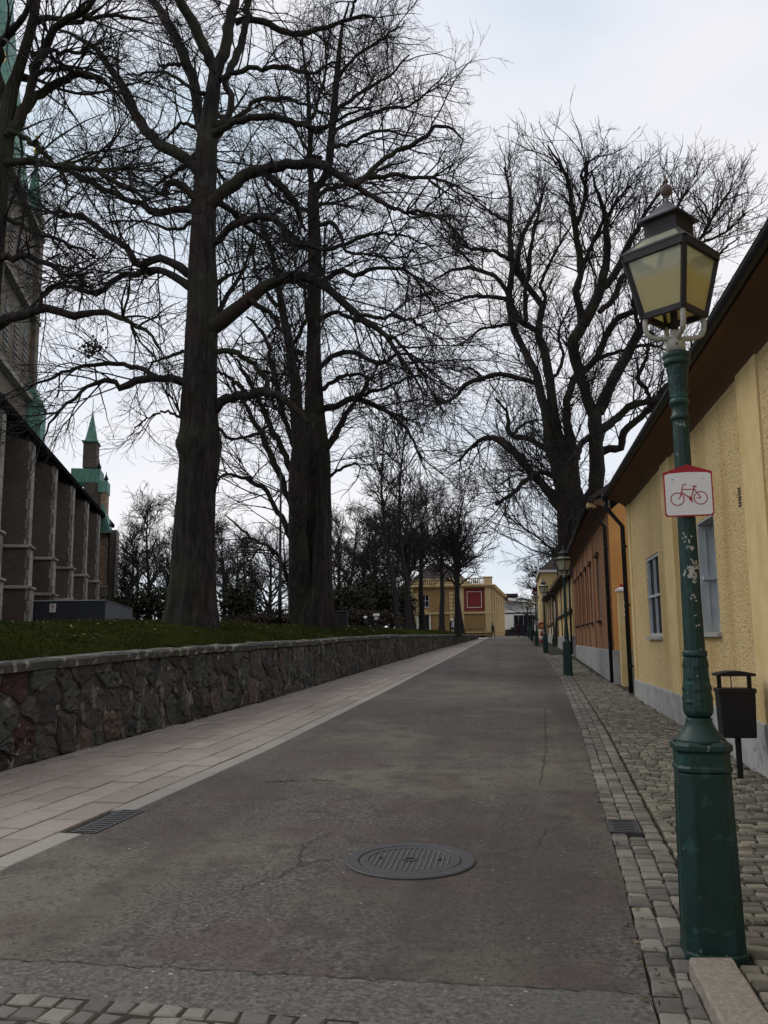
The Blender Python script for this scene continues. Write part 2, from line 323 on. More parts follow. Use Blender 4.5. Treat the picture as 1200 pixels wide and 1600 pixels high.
def block_mesh(name, lx, ly, h, bev, jit, seed):
    """one paving piece: chamfered, slightly uneven block, its top centre at the origin"""
    r = random.Random(seed); J = lambda a: r.uniform(-a, a)
    c = [(-lx / 2, -ly / 2), (lx / 2, -ly / 2), (lx / 2, ly / 2), (-lx / 2, ly / 2)]
    c = [(x + J(jit), y + J(jit)) for x, y in c]
    tz = [J(jit * .35) for _ in range(4)]
    V = [(x, y, -h) for x, y in c] + [(x, y, t - bev * .9) for (x, y), t in zip(c, tz)]
    V += [(x * (1 - 2 * bev / lx), y * (1 - 2 * bev / ly), t) for (x, y), t in zip(c, tz)] + [(J(jit * .3), J(jit * .3), bev * .25)]
    Fq = [(i, (i + 1) % 4, 4 + (i + 1) % 4, 4 + i) for i in range(4)] + [(4 + i, 4 + (i + 1) % 4, 8 + (i + 1) % 4, 8 + i) for i in range(4)]
    Ft = [(8 + i, 8 + (i + 1) % 4, 12) for i in range(4)]
    return V, Fq + Ft
def lay(parent, name, mat, items, lx, ly, h, bev, jit, nvar=10, limit=300, camera=(0, 2.0)):
    """items (x, y, z, rot, sx, sy): the nearest `limit` become pieces of their own, the rest one joined part"""
    var = []
    for k in range(nvar):
        V, Fc = block_mesh(name, lx, ly, h, bev, jit, 100 + k); q = MB().add(V, Fc, False); me = q.mesh(name); me.materials.append(MATS[mat]); var.append((np.array(V), Fc, me))
    items = sorted(items, key=lambda t: math.hypot(t[0] - camera[0], t[1] - camera[1]))
    sl_ = math.atan(SLOPE)
    for i, (x, y, z, rot, sx, sy) in enumerate(items[:limit]):
        o = link(name, var[i % nvar][2], mat, parent); o.location = (x, y, z); o.rotation_euler = (sl_ + random.gauss(0, jit * .5), random.gauss(0, jit * .5), rot); o.scale = (sx, sy, 1)
    rest = items[limit:]
    if rest:
        Q = []; T = []; rq = []; rt = []; V = []; b = 0
        for i, (x, y, z, rot, sx, sy) in enumerate(rest):
            v, Fc, _ = var[i % nvar]; c, s = math.cos(rot), math.sin(rot); vx = v[:, 0] * sx; vy = v[:, 1] * sy
            V.append(np.stack([x + c * vx - s * vy, y + s * vx + c * vy, z + v[:, 2] + SLOPE * (s * vx + c * vy)], 1)); rv = random.random()
            for f in Fc:
                f = tuple(b + k for k in f)
                Q.append(f if len(f) == 4 else None); T.append(f if len(f) == 3 else None)
            b += len(v); rq.append(rv)
        me = bpy.data.meshes.new(name + '_rows'); allf = [q or t for q, t in zip(Q, T)]
        me.from_pydata(np.concatenate(V).tolist(), [], allf)
        a = me.attributes.new('rnd', 'FLOAT', 'FACE'); a.data.foreach_set('value', np.repeat(np.array(rq, np.float32), 12)); me.update()
        link(name + '_rows', me, mat, parent, kind='stuff')

# left footway: long concrete slabs in half bond, with a flush edging course against the asphalt
fw = strip('left_footway', lambda y: wallX(y) + .0, roadL, -6, 110, -0.03, 'joint_soil', 1.0)
items = []; PW, PL = 0.35, 0.70
y = -2.0
for c_ in range(9):
    yy = -3.0 + (PL / 2 if c_ % 2 else 0)
    while yy < 105:
        edge = roadL(yy) - 0.235; x = edge - PW * (c_ + .5)
        if x - PW / 2 > wallX(yy) + 0.02:
            tilt = math.atan((roadL(yy + .5) - roadL(yy - .5)))
            items.append((x, yy, g(yy) + random.gauss(0, .0028), -tilt, 1, 1))
        elif x + PW / 2 > wallX(yy) + 0.10:
            x0 = wallX(yy) + 0.02; wd = x + PW / 2 - x0; items.append((x0 + wd / 2, yy, g(yy), 0, wd / PW, 1))
        yy += PL
lay(fw, 'paver', 'paver', items, PW - .016, PL - .016, .06, .006, .003, camera=(-4, 3))
items = []
for ya, yb in ((-3.12, 6.68), (7.52, 105.5)):
    n = int(round((yb - ya) / .98)); st = (yb - ya) / n
    for k in range(n):
        yy = ya + st * (k + .5); items.append((roadL(yy) - 0.112, yy, g(yy) + .003, -math.atan(roadL(yy + .5) - roadL(yy - .5)), 1, st / .98))
lay(fw, 'edging_slab', 'edging', items, .215, .965, .1, .008, .004, camera=(-4, 3))

# right footway: soil sheet, three gutter rows of setts along the asphalt, small cobbles in cross rows
rf = strip('right_footway', lambda y: roadR(y) - .0, lambda y: 2.7, -6, 112, -0.035, 'joint_soil', 1.0)
strip('yard_ground', lambda y: 2.7, lambda y: 14, -6, 112, -0.05, 'joint_soil', 2.0)
KERB_Y = 4.42
def raised(x, y): return 0.045 if (y < KERB_Y and x > 0.93) else 0.0
gut = MB().add([(0, 0, 0), (.01, 0, 0), (0, .01, 0)], [(0, 1, 2)])
items = []; RW = 0.125
for r_ in range(3):
    yy = 1.0 + random.random() * .1
    while yy < 60:
        l = random.uniform(.085, .19) if r_ else random.uniform(.10, .22)
        yc = yy + l / 2; tl = math.atan((roadR(yc + .5) - roadR(yc - .5)))
        w_ = RW * random.uniform(.92, 1.02); x = roadR(yc) + .002 + RW * (r_ + .5)
        lim = .745 if yc < KERB_Y else 9
        if yc < KERB_Y and r_ == 1: xa = roadR(yc) + .004 + RW; w_ = .733 - xa; x = xa + w_ / 2
        if x + w_ / 2 < lim + .03 and not (7.05 < yc < 7.52 and r_ in (0, 1) and x > .72 - .3 and r_ == 1) and not (abs(yc - 4.65) < .13 and x > .76):
            items.append((x, yc, g(yc) + random.gauss(-.002, .004), -tl, w_ / .12, (l - .014) / .14))
        yy += l
go = strip('gutter', roadR, lambda y: roadR(y) + .38, 1, 60, -0.028, 'joint_soil', 1.0)
lay(go, 'sett', 'sett', items, .112, .14, .10, .011, .008, nvar=14, camera=(.9, 2.5))
items = []; yy = 2.6; row = 0
while yy < 45:
    ld = random.uniform(.085, .115) if yy < 26 else .2
    x = roadR(yy) + .012 + RW * 3 + .01
    if yy < KERB_Y: x = .955
    x += (row % 2) * -.0
    first = random.uniform(.07, .13)
    while x < 2.52:
        w_ = (first if first else random.uniform(.095, .15)); first = 0
        if yy > 26: w_ *= 1.6
        xc = x + w_ / 2; yj = yy + .02 * math.sin(x * 3.1 + yy * .7) + random.gauss(0, .004)
        inlamp = abs(xc - .9) < .20 and abs(yj - 4.65) < .19
        inbin = abs(xc - 2.24) < .05 and abs(yj - 9.63) < .05
        if not inlamp and not inbin and xc + w_ / 2 < 2.56:
            items.append((xc, yj, g(yj) + raised(xc, yj) + random.gauss(0, .004), random.gauss(0, .05), (w_ - .017) / .12, (ld - .015) / .10))
        x += w_
    yy += ld; row += 1
lay(rf, 'cobble', 'cobble', items, .12, .10, .09, .011, .008, nvar=16, camera=(1.2, 3.0))
m = MB(); m.box(.93, 2.55, 1.0, KERB_Y, -.05, .07); o = m.build('raised_bed', 'joint_soil', rf); o.name = 'raised_base'
# raised granite kerb at the lamp
m = MB(); n = 26
for k in range(n): pass
vs = []; fs = []
prof = [(.737, -.10), (.740, .052), (.750, .064), (.93, .066), (.940, .056), (.945, -.10)]
ysk = np.linspace(1.2, KERB_Y - .02, 40)
for y in ysk:
    for (x, z) in prof: vs.append((x + random.gauss(0, .0025), y, z + g(y) + random.gauss(0, .002)))
q = len(prof)
for i in range(len(ysk) - 1):
    for k in range(q - 1): fs.append((i * q + k, i * q + k + 1, (i + 1) * q + k + 1, (i + 1) * q + k))
fs.append(tuple((len(ysk) - 1) * q + k for k in range(q)))
m.add(vs, fs, False); m.build('kerb', 'granite_kerb', kind='structure')

# sett band across the road near the camera
items = []; yb = 2.79; row = 0
q = MB(); xl, xr = roadL(3.5) + .03, .50
band = q.add([(xl, 2.5, g(2.5) + .002), (xr, 2.5, g(2.5) + .002), (xr, bandY(xr), g(3.6) + .003), (xl, bandY(xl), g(3.8) + .003)], [(0, 1, 2, 3)]).build('sett_band', 'joint_soil', kind='structure')
while yb < 3.80:
    x = roadL(yb) + .03 + random.uniform(0, .08)
    while x < roadR(yb) - .1:
        w_ = random.uniform(.10, .135); xm = x + w_ / 2; y_ = yb - .055 * (xm + 2.3) + .005 * math.sin(3 * x); items.append((xm, y_, g(y_) + .008 + random.gauss(0, .002), -.055 + random.gauss(0, .03), (w_ - .012) / .11, 1)); x += w_
    yb += .1205
lay(band, 'sett', 'sett', items, .114, .113, .06, .012, .011, nvar=14, camera=(-1, 3.7))

# leaf litter and grit gathered along the wall foot, the gutter and the house wall
M = 700; yy = 4 + 30 * rng.random(M) ** 1.6; side = rng.integers(0, 3, M); xx = np.array([(wallX(v) + .03 + abs(rng.normal(0, .05))) if s == 0 else ((roadR(v) + rng.normal(.02, .05)) if s == 1 else 2.50 - abs(rng.normal(0, .06))) for v, s in zip(yy, side)])
an = rng.uniform(0, 6.28, M); s_ = rng.uniform(.006, .022, M); V = np.zeros((M, 4, 3)); zz = np.array([g(v) for v in yy]) + .012
for k in range(4): a = an + k * np.pi / 2; V[:, k] = np.stack([xx + np.cos(a) * s_ * (1 if k % 2 else .6), yy + np.sin(a) * s_ * (1 if k % 2 else .6), zz + rng.normal(0, .005, M)], 1)
make_mat('litter', two((0.05, 0.035, 0.02), (0.16, 0.12, 0.07)), scale=3, rnd=True, rndamt=.8)
o = link('leaf_litter', np_mesh('leaf_litter', V.reshape(-1, 3), 4, np.arange(M * 4).reshape(-1, 4), rnd=rng.random(M)), 'litter', kind='stuff'); o['label'] = 'bits of dead leaf along walls and gutter'; o['category'] = 'leaves'

# manhole cover
make_mat('cast_iron', two((0.035, 0.034, 0.036), (0.062, 0.060, 0.064)), scale=30, rough=0.6, bump=0.4, bscale=150, bdist=0.003, spec=0.5)
t = thing('manhole_cover', 'round dark cast iron manhole cover with raised ribs in the asphalt', 'manhole cover', (-.76, 6.14, g(6.14)))
t.rotation_euler = (math.atan(SLOPE), 0, 0)
MB().lathe([(.445, -.02), (.445, .010), (.435, .016), (.36, .016), (.352, .008), (.352, -.02)], 56, caps=False, smooth=False).build('frame', 'cast_iron', t)
MB().lathe([(.345, -.02), (.345, .010), (.335, .0145), (.29, .0145), (.285, .008), (.0, .008)], 56, caps=False, smooth=False).build('lid', 'cast_iron', t)
make_mat('worn_iron', two((0.10, 0.10, 0.10), (0.20, 0.19, 0.18)), scale=40, rough=0.5, spec=0.5)
for i in range(-7, 8):
    x = i * .037; L = math.sqrt(max(.278 ** 2 - x * x, 0)); q = MB()
    for a_, b_ in (((-L, -.06), (.06, L)) if abs(i) < 2 else ((-L, L),)):
        q = MB(); q.box(x - .0028, x + .0028, a_, b_, .008, .0150); q.build('rib', 'worn_iron', t)
MB().lathe([(.05, .008), (.05, .016), (.035, .016), (.035, .009)], 20, caps=False, smooth=False).build('emblem_ring', 'cast_iron', t)
for x in (-.2, .2): MB().lathe([(.014, .005), (.014, .0162), (.0, .0162)], 10, (0), (x, .02), caps=False).build('lift_hole', 'joint_soil', t)
# small gully plate in the gutter and one at the left edging
t = thing('gutter_drain', 'small square iron drain plate among the gutter setts near the green lamp', 'drain', (.79, 7.29, g(7.29) + .002)); t.rotation_euler = (math.atan(SLOPE), 0, -.03)
m = MB()
for a in ((-.12, -.10, -.22, .22), (.10, .12, -.22, .22), (-.10, .10, -.22, -.20), (-.10, .10, .20, .22)): m.box(a[0], a[1], a[2], a[3], -.04, .012)
m.build('frame', 'cast_iron', t); m = MB(); m.box(-.097, .097, -.197, .197, -.04, .006); m.build('plate', 'cast_iron', t)
for k in range(7): q = MB(); q.box(-.08, .08, -.165 + k * .055 - .008, -.165 + k * .055 + .008, .006, .011); q.build('rib', 'cast_iron', t)
t = thing('kerb_drain', 'long narrow iron drain cover in the pale edging of the left footway', 'drain', (-3.42, 7.1, g(7.1) + .003)); t.rotation_euler = (math.atan(SLOPE), 0, -.045)
m = MB(); m.box(-.10, .12, -.42, .42, -.05, .006); m.build('plate', 'cast_iron', t)
for k in range(12): q = MB(); q.box(-.07, .09, -.385 + k * .07 - .014, -.385 + k * .07 + .014, .006, .012); q.build('rib', 'cast_iron', t)

# ------------------------------------------------------------------ lawn behind the stone wall
def lawn_z(x, y):
    t = max(wallX(y) - x, 0.0)
    z = wallTop(y) - .03 + 0.52 * (1 - math.exp(-max(t - .25, 0) / 1.2)) + .07 * math.sin(x * .35 + y * .21) * min(t / 4, 1)
    if t > 3: z += .010 * min(t - 3, 25)
    if y > 88: k = min((y - 88) / 20, 1); z = z * (1 - k) + (g(y) - .1) * k
    return z
ts = [.12, .28, .5, .75, 1, 1.3, 1.7, 2.2, 2.8, 3.5, 4.5, 6, 8, 11, 15, 20, 27, 36, 50, 75, 120]; ysl = np.concatenate([np.arange(-10, 45, .75), np.arange(45, 121, 2.5)])
vs = []; fs = []
for y in ysl:
    for t_ in ts: x = wallX(y) - t_; vs.append((x, y, (wallTop(y) - .06) if t_ < .2 else lawn_z(x, y) + random.gauss(0, .012)))
w = len(ts)
for i in range(len(ysl) - 1):
    for k in range(w - 1): fs.append((i * w + k + 1, i * w + k, (i + 1) * w + k, (i + 1) * w + k + 1))
MB().add(vs, fs, True).build('lawn', 'turf', kind='structure')
# grass blades: tufts of thin bent blades
N = 90000
yy = 3.5 + 42 * rng.random(N) ** 1.5; tt = .27 + 7.0 * rng.random(N) ** 1.5
wx = np.array([wallX(v) for v in yy]); xx = wx - tt
zz = np.array([lawn_z(a, b) for a, b in zip(xx, yy)])
h = rng.uniform(.012, .045, N) * (1 + .02 * yy) * np.clip(.75 + .9 * np.sin(xx * 2.3 + 1.3 * np.sin(yy * .9)) * np.sin(yy * 1.7 + np.sin(xx * 1.1)), .15, 1.6); wd = .004 + .0006 * yy; an = rng.uniform(0, 2 * np.pi, N); le = rng.normal(0, .025, (N, 2))
dx = np.cos(an) * wd; dy = np.sin(an) * wd; V = np.zeros((N, 3, 3))
V[:, 0] = np.stack([xx - dx, yy - dy, zz - .015], 1); V[:, 1] = np.stack([xx + dx, yy + dy, zz - .015], 1); V[:, 2] = np.stack([xx + le[:, 0], yy + le[:, 1], zz + h], 1)
me = np_mesh('grass', V.reshape(-1, 3), 3, np.arange(N * 3).reshape(-1, 3), rnd=rng.random(N)); o = link('grass', me, 'grass', kind='stuff'); o['label'] = 'short winter grass on the raised lawn above the stone wall'; o['category'] = 'grass'
# fallen leaves scattered on the lawn
M = 260; yy = rng.uniform(8, 40, M); tt = .3 + 4.5 * rng.random(M); xx = np.array([wallX(v) for v in yy]) - tt; zz = np.array([lawn_z(a, b) for a, b in zip(xx, yy)]) + .05
an = rng.uniform(0, 6.28, M); s_ = rng.uniform(.02, .045, M); V = np.zeros((M, 4, 3))
for k in range(4):
    a = an + k * np.pi / 2; V[:, k] = np.stack([xx + np.cos(a) * s_ * (1 if k % 2 else .6), yy + np.sin(a) * s_ * (1 if k % 2 else .6), zz + rng.normal(0, .012, M)], 1)
make_mat('fallen_leaf', two((0.10, 0.06, 0.025), (0.24, 0.17, 0.08)), scale=3, rnd=True, rndamt=.8)
o = link('fallen_leaves', np_mesh('fallen_leaves', V.reshape(-1, 3), 4, np.arange(M * 4).reshape(-1, 4), rnd=rng.random(M)), 'fallen_leaf', kind='stuff'); o['label'] = 'dry brown leaves scattered over the lawn'; o['category'] = 'leaves'

# ------------------------------------------------------------------ rubble retaining wall
SW = thing('stone_wall', 'dark rubble stone retaining wall with flat coping along the left footway', 'wall', (wallX(20), 20, g(20)))
o0 = np.array(SW.location)
def wp(u, z, d):                       # u along the street, z height, d outwards
    return (wallX(u) + d - o0[0], u - o0[1], z - o0[2])
vs = []; fs = []; ysw = np.concatenate([np.arange(-6, 60, .5), np.arange(60, 97, 1.0)])
for y in ysw:
    t = wallTop(y); b = g(y) - .15
    vs += [wp(y, b, .002 + random.gauss(0, .008)), wp(y, (b + t) / 2, .002 + random.gauss(0, .010)), wp(y, t - .11, -.002), wp(y, t - .11, -.45), wp(y, b, -.45)]
for i in range(len(ysw) - 1):
    for k in range(5): fs.append((i * 5 + k, i * 5 + (k + 1) % 5, (i + 1) * 5 + (k + 1) % 5, (i + 1) * 5 + k))
fs.append(tuple((len(ysw) - 1) * 5 + k for k in range(5)))
MB().add(vs, fs).build('mortar_core', 'mortar', SW)
# stones: Voronoi cells of jittered seeds on the wall face
HM = 1.25; cand = np.zeros((0, 3))
rs = np.random.default_rng(21)
for rad, tries in ((.30, 260), (.23, 900), (.165, 2600), (.11, 3200), (.075, 1800)):
    for _ in range(tries):
        y = rs.uniform(-6, 96.5); H = wallTop(y) - .115 - g(y); z = rs.uniform(.02, max(H - .02, .05)); rr = rad * rs.uniform(.85, 1.15)
        if y > 50: rr *= 1.25
        if len(cand):
            nb = cand[np.abs(cand[:, 0] - y) < .7]
            if len(nb) and np.any(np.hypot((nb[:, 0] - y) * .86, nb[:, 1] - z) < .84 * (nb[:, 2] + rr)): continue
        cand = np.vstack([cand, (y, z, rr)])
seeds = cand[:, :2]; srad = cand[:, 2]
def clip(poly, p, n):
    out = []
    for i in range(len(poly)):
        a, b = poly[i], poly[(i + 1) % len(poly)]; da = (a - p) @ n; db = (b - p) @ n
        if da <= 0: out.append(a)
        if da * db < 0: out.append(a + (b - a) * (da / (da - db)))
    return out
stones = []
for i, s in enumerate(seeds):
    H = wallTop(s[0]) - .115 - g(s[0])
    poly = [np.array(p) for p in ((s[0] - .6, 0.0), (s[0] + .6, 0.0), (s[0] + .6, H), (s[0] - .6, H))]
    near = np.where((np.abs(seeds[:, 0] - s[0]) < 1.3) & (np.arange(len(seeds)) != i))[0]
    for j in near:
        n = seeds[j] - s; L = np.linalg.norm(n)
        if L < 1e-6: continue
        poly = clip(poly, s + n / L * (L * L + srad[i] ** 2 - srad[j] ** 2) / (2 * L), n / L)
        if len(poly) < 3: break
    if len(poly) >= 3 and np.ptp([p[0] for p in poly]) > .05 and np.ptp([p[1] for p in poly]) > .05: stones.append((s, poly))
def stone_geo(s, poly):
    P = []
    for i in range(len(poly)):            # a little rounding: each edge gets its middle pushed about
        a, b = poly[i], poly[(i + 1) % len(poly)]; P.append(a * .93 + np.mean(poly, 0) * .07)
        if np.linalg.norm(b - a) > .12: P.append((a + b) / 2 * (1 - .02) + np.mean(poly, 0) * .02 + np.random.default_rng(int(s[0] * 997) % 2**31 + i).normal(0, .018, 2))
    P = np.array(P); c = P.mean(0); n = len(P); r = random.Random(int(s[0] * 1000 + s[1] * 77))
    sz = max(np.ptp(P[:, 0]), np.ptp(P[:, 1])); dep = r.uniform(.012, .060); gp = min(.012 / sz + .01, .2)
    rings = [(P * (1 - gp) + c * gp, -.035), (P * (1 - gp) + c * gp, dep * .45), (P * .86 + c * .14, dep * .85), (P * .5 + c * .5, dep)]
    V = []; Fc = []
    for ring, d in rings:
        for k, p in enumerate(ring): V.append((p[0], p[1], d + (r.gauss(0, .014) if d > 0 else 0)))
    for q in range(3):
        for k in range(n): Fc.append((q * n + k, q * n + (k + 1) % n, (q + 1) * n + (k + 1) % n, (q + 1) * n + k))
    V.append((c[0], c[1], dep + r.gauss(0, .008))); Fc += [(3 * n + k, 3 * n + (k + 1) % n, 4 * n) for k in range(n)]
    return V, Fc
red = [atX(35, 1077, -5.85), atX(32, 1139, -5.85)]
redid = set()
for p in red:
    k = min(range(len(stones)), key=lambda i: math.hypot(stones[i][0][0] - p[1], stones[i][0][1] + g(p[1]) - p[2])); redid.add(k)
order = sorted(range(len(stones)), key=lambda i: (0 if stones[i][0][0] > 7.5 else 1, stones[i][0][0]))
rv = []; big = MB(); nst = 0
for i in order:
    s, poly = stones[i]; V, Fc = stone_geo(s, poly); y0 = s[0]
    V = [wp(u, z + g(u), d) for u, z, d in V]
    if nst < 300:
        MB().add(V, Fc, False).build('stone', 'red_stone' if i in redid else 'wall_stone', SW, label='reddish stone with pale mortar smears' if i in redid else None); nst += 1
    else:
        big.add(V, Fc, False); rv += [random.random()] * len(Fc)
me = big.mesh('far_stones'); a = me.attributes.new('rnd', 'FLOAT', 'FACE'); a.data.foreach_set('value', rv); link('far_stones', me, 'wall_stone', SW, kind='stuff')
# coping slabs
y = -6.0
while y < 96.4:
    L = random.uniform(1.1, 1.9); L = min(L, 96.5 - y); q = MB(); k = max(2, int(L / .3)); vs = []; fs = []; gp = .004; z_ = random.gauss(0, .006)
    for i in range(k + 1):
        u = y + gp + (L - 2 * gp) * i / k; t = wallTop(u) + z_; j = lambda: random.gauss(0, .006)
        vs += [wp(u, t - .12, .07 + j()), wp(u, t - .03 + j(), .085 + j()), wp(u, t + j(), .05), wp(u, t + .012 + j(), -.2), wp(u, t - .02, -.42), wp(u, t - .12, -.42)]
    for i in range(k):
        for c_ in range(6): fs.append((i * 6 + c_, i * 6 + (c_ + 1) % 6, (i + 1) * 6 + (c_ + 1) % 6, (i + 1) * 6 + c_))
    fs += [tuple(range(6))[::-1], tuple(k * 6 + c_ for c_ in range(6))]
    q.add(vs, fs, False).build('coping_slab', 'coping', SW); y += L

# ------------------------------------------------------------------ bare trees
def tubes(P, Rr, K, V0=0):
    """P (M,n,3), Rr (M,n) -> vertices, quad faces of M open tubes with K sides"""
    M, n, _ = P.shape
    T = np.gradient(P, axis=1); T /= np.linalg.norm(T, axis=2, keepdims=True) + 1e-9
    ref = np.where(np.abs(T[:, 0, 2:3]) > .8, np.array([1.0, 0, 0]), np.array([0, 0, 1.0])); U = np.zeros_like(T); u = np.cross(T[:, 0], ref)
    for k in range(n):                 # carry the frame along so that tubes do not pinch
        u = u - T[:, k] * (u * T[:, k]).sum(1, keepdims=True); u /= np.linalg.norm(u, axis=1, keepdims=True) + 1e-9; U[:, k] = u
    W = np.cross(T, U)
    a = np.arange(K) * 2 * np.pi / K
    V = P[:, :, None, :] + Rr[:, :, None, None] * (np.cos(a)[None, None, :, None] * U[:, :, None, :] + np.sin(a)[None, None, :, None] * W[:, :, None, :])
    idx = np.arange(M * n * K).reshape(M, n, K); nx = np.roll(idx, -1, axis=2)
    Fq = np.stack([idx[:, :-1], nx[:, :-1], nx[:, 1:], idx[:, 1:]], -1).reshape(-1, 4) + V0
    return V.reshape(-1, 3), Fq
def resample(P, r, n):
    P = np.asarray(P, float); r = np.asarray(r, float)
    if len(P) > 2:                     # Catmull-Rom
        Q = np.vstack([2 * P[0] - P[1], P, 2 * P[-1] - P[-2]]); out = []; ro = []
        for i in range(1, len(Q) - 2):
            for t in np.linspace(0, 1, 6, endpoint=False):
                a, b, c, d = Q[i - 1], Q[i], Q[i + 1], Q[i + 2]
                out.append(.5 * ((2 * b) + (c - a) * t + (2 * a - 5 * b + 4 * c - d) * t * t + (3 * b - a - 3 * c + d) * t ** 3)); ro.append(r[i - 1] * (1 - t) + r[i] * t)
        P = np.array(out + [P[-1]]); r = np.array(ro + [r[-1]])
    s = np.r_[0, np.cumsum(np.linalg.norm(np.diff(P, axis=0), axis=1))]; q = np.linspace(0, s[-1], n)
    return np.stack([np.interp(q, s, P[:, k]) for k in range(3)], 1), np.interp(q, s, r), s[-1]
def spawn(rg, P, Rr, L, dens, lo, hi, n, ang, up, wig, rmax, rmin, t0=0.12, lenref=None, outward=None, droop=0.0):
    """vectorised children of all parents"""
    M, m, _ = P.shape
    cnt = np.maximum(rg.poisson(dens * L * (1 - t0)), 1); idx = np.repeat(np.arange(M), cnt); N = len(idx)
    t = t0 + (1 - t0) * rg.random(N) ** .85; f = t * (m - 1); i0 = np.minimum(f.astype(int), m - 2); fr = (f - i0)[:, None]
    B = P[idx, i0] * (1 - fr) + P[idx, i0 + 1] * fr; T = P[idx, i0 + 1] - P[idx, i0]; T /= np.linalg.norm(T, axis=1, keepdims=True) + 1e-9
    rp = Rr[idx, i0] * (1 - fr[:, 0]) + Rr[idx, i0 + 1] * fr[:, 0]
    d = rg.normal(size=(N, 3)); d -= T * (d * T).sum(1, keepdims=True); d /= np.linalg.norm(d, axis=1, keepdims=True) + 1e-9
    a = np.clip(rg.normal(ang, .25, N), .2, 1.7)[:, None]
    D = T * np.cos(a) + d * np.sin(a); D[:, 2] += up; D /= np.linalg.norm(D, axis=1, keepdims=True)
    ln = rg.uniform(lo, hi, N) * (1.15 - .6 * t)
    if lenref is not None: ln *= lenref[idx]
    Q = np.zeros((N, n, 3)); Q[:, 0] = B; st = (ln / (n - 1))[:, None]
    for k in range(1, n):
        D = D + rg.normal(0, wig, (N, 3)); D[:, 2] += up * .25 - droop * k / n; D /= np.linalg.norm(D, axis=1, keepdims=True); Q[:, k] = Q[:, k - 1] + D * st
    r0 = np.clip(rp * rg.uniform(.45, .7, N), rmin * 1.2, rmax)
    RR = r0[:, None] * np.linspace(1, 0, n)[None] ** .8 * .9 + rmin; RR = np.minimum(RR, r0[:, None] * 1.02)
    return Q, RR, ln
def tree_part(name, P, Rr, K, mat, parent, o0, kind=None, smooth=True):
    V, Fq = tubes(P, Rr, K); return link(name, np_mesh(name, V - o0, 4, Fq, smooth), mat, parent, kind=kind)

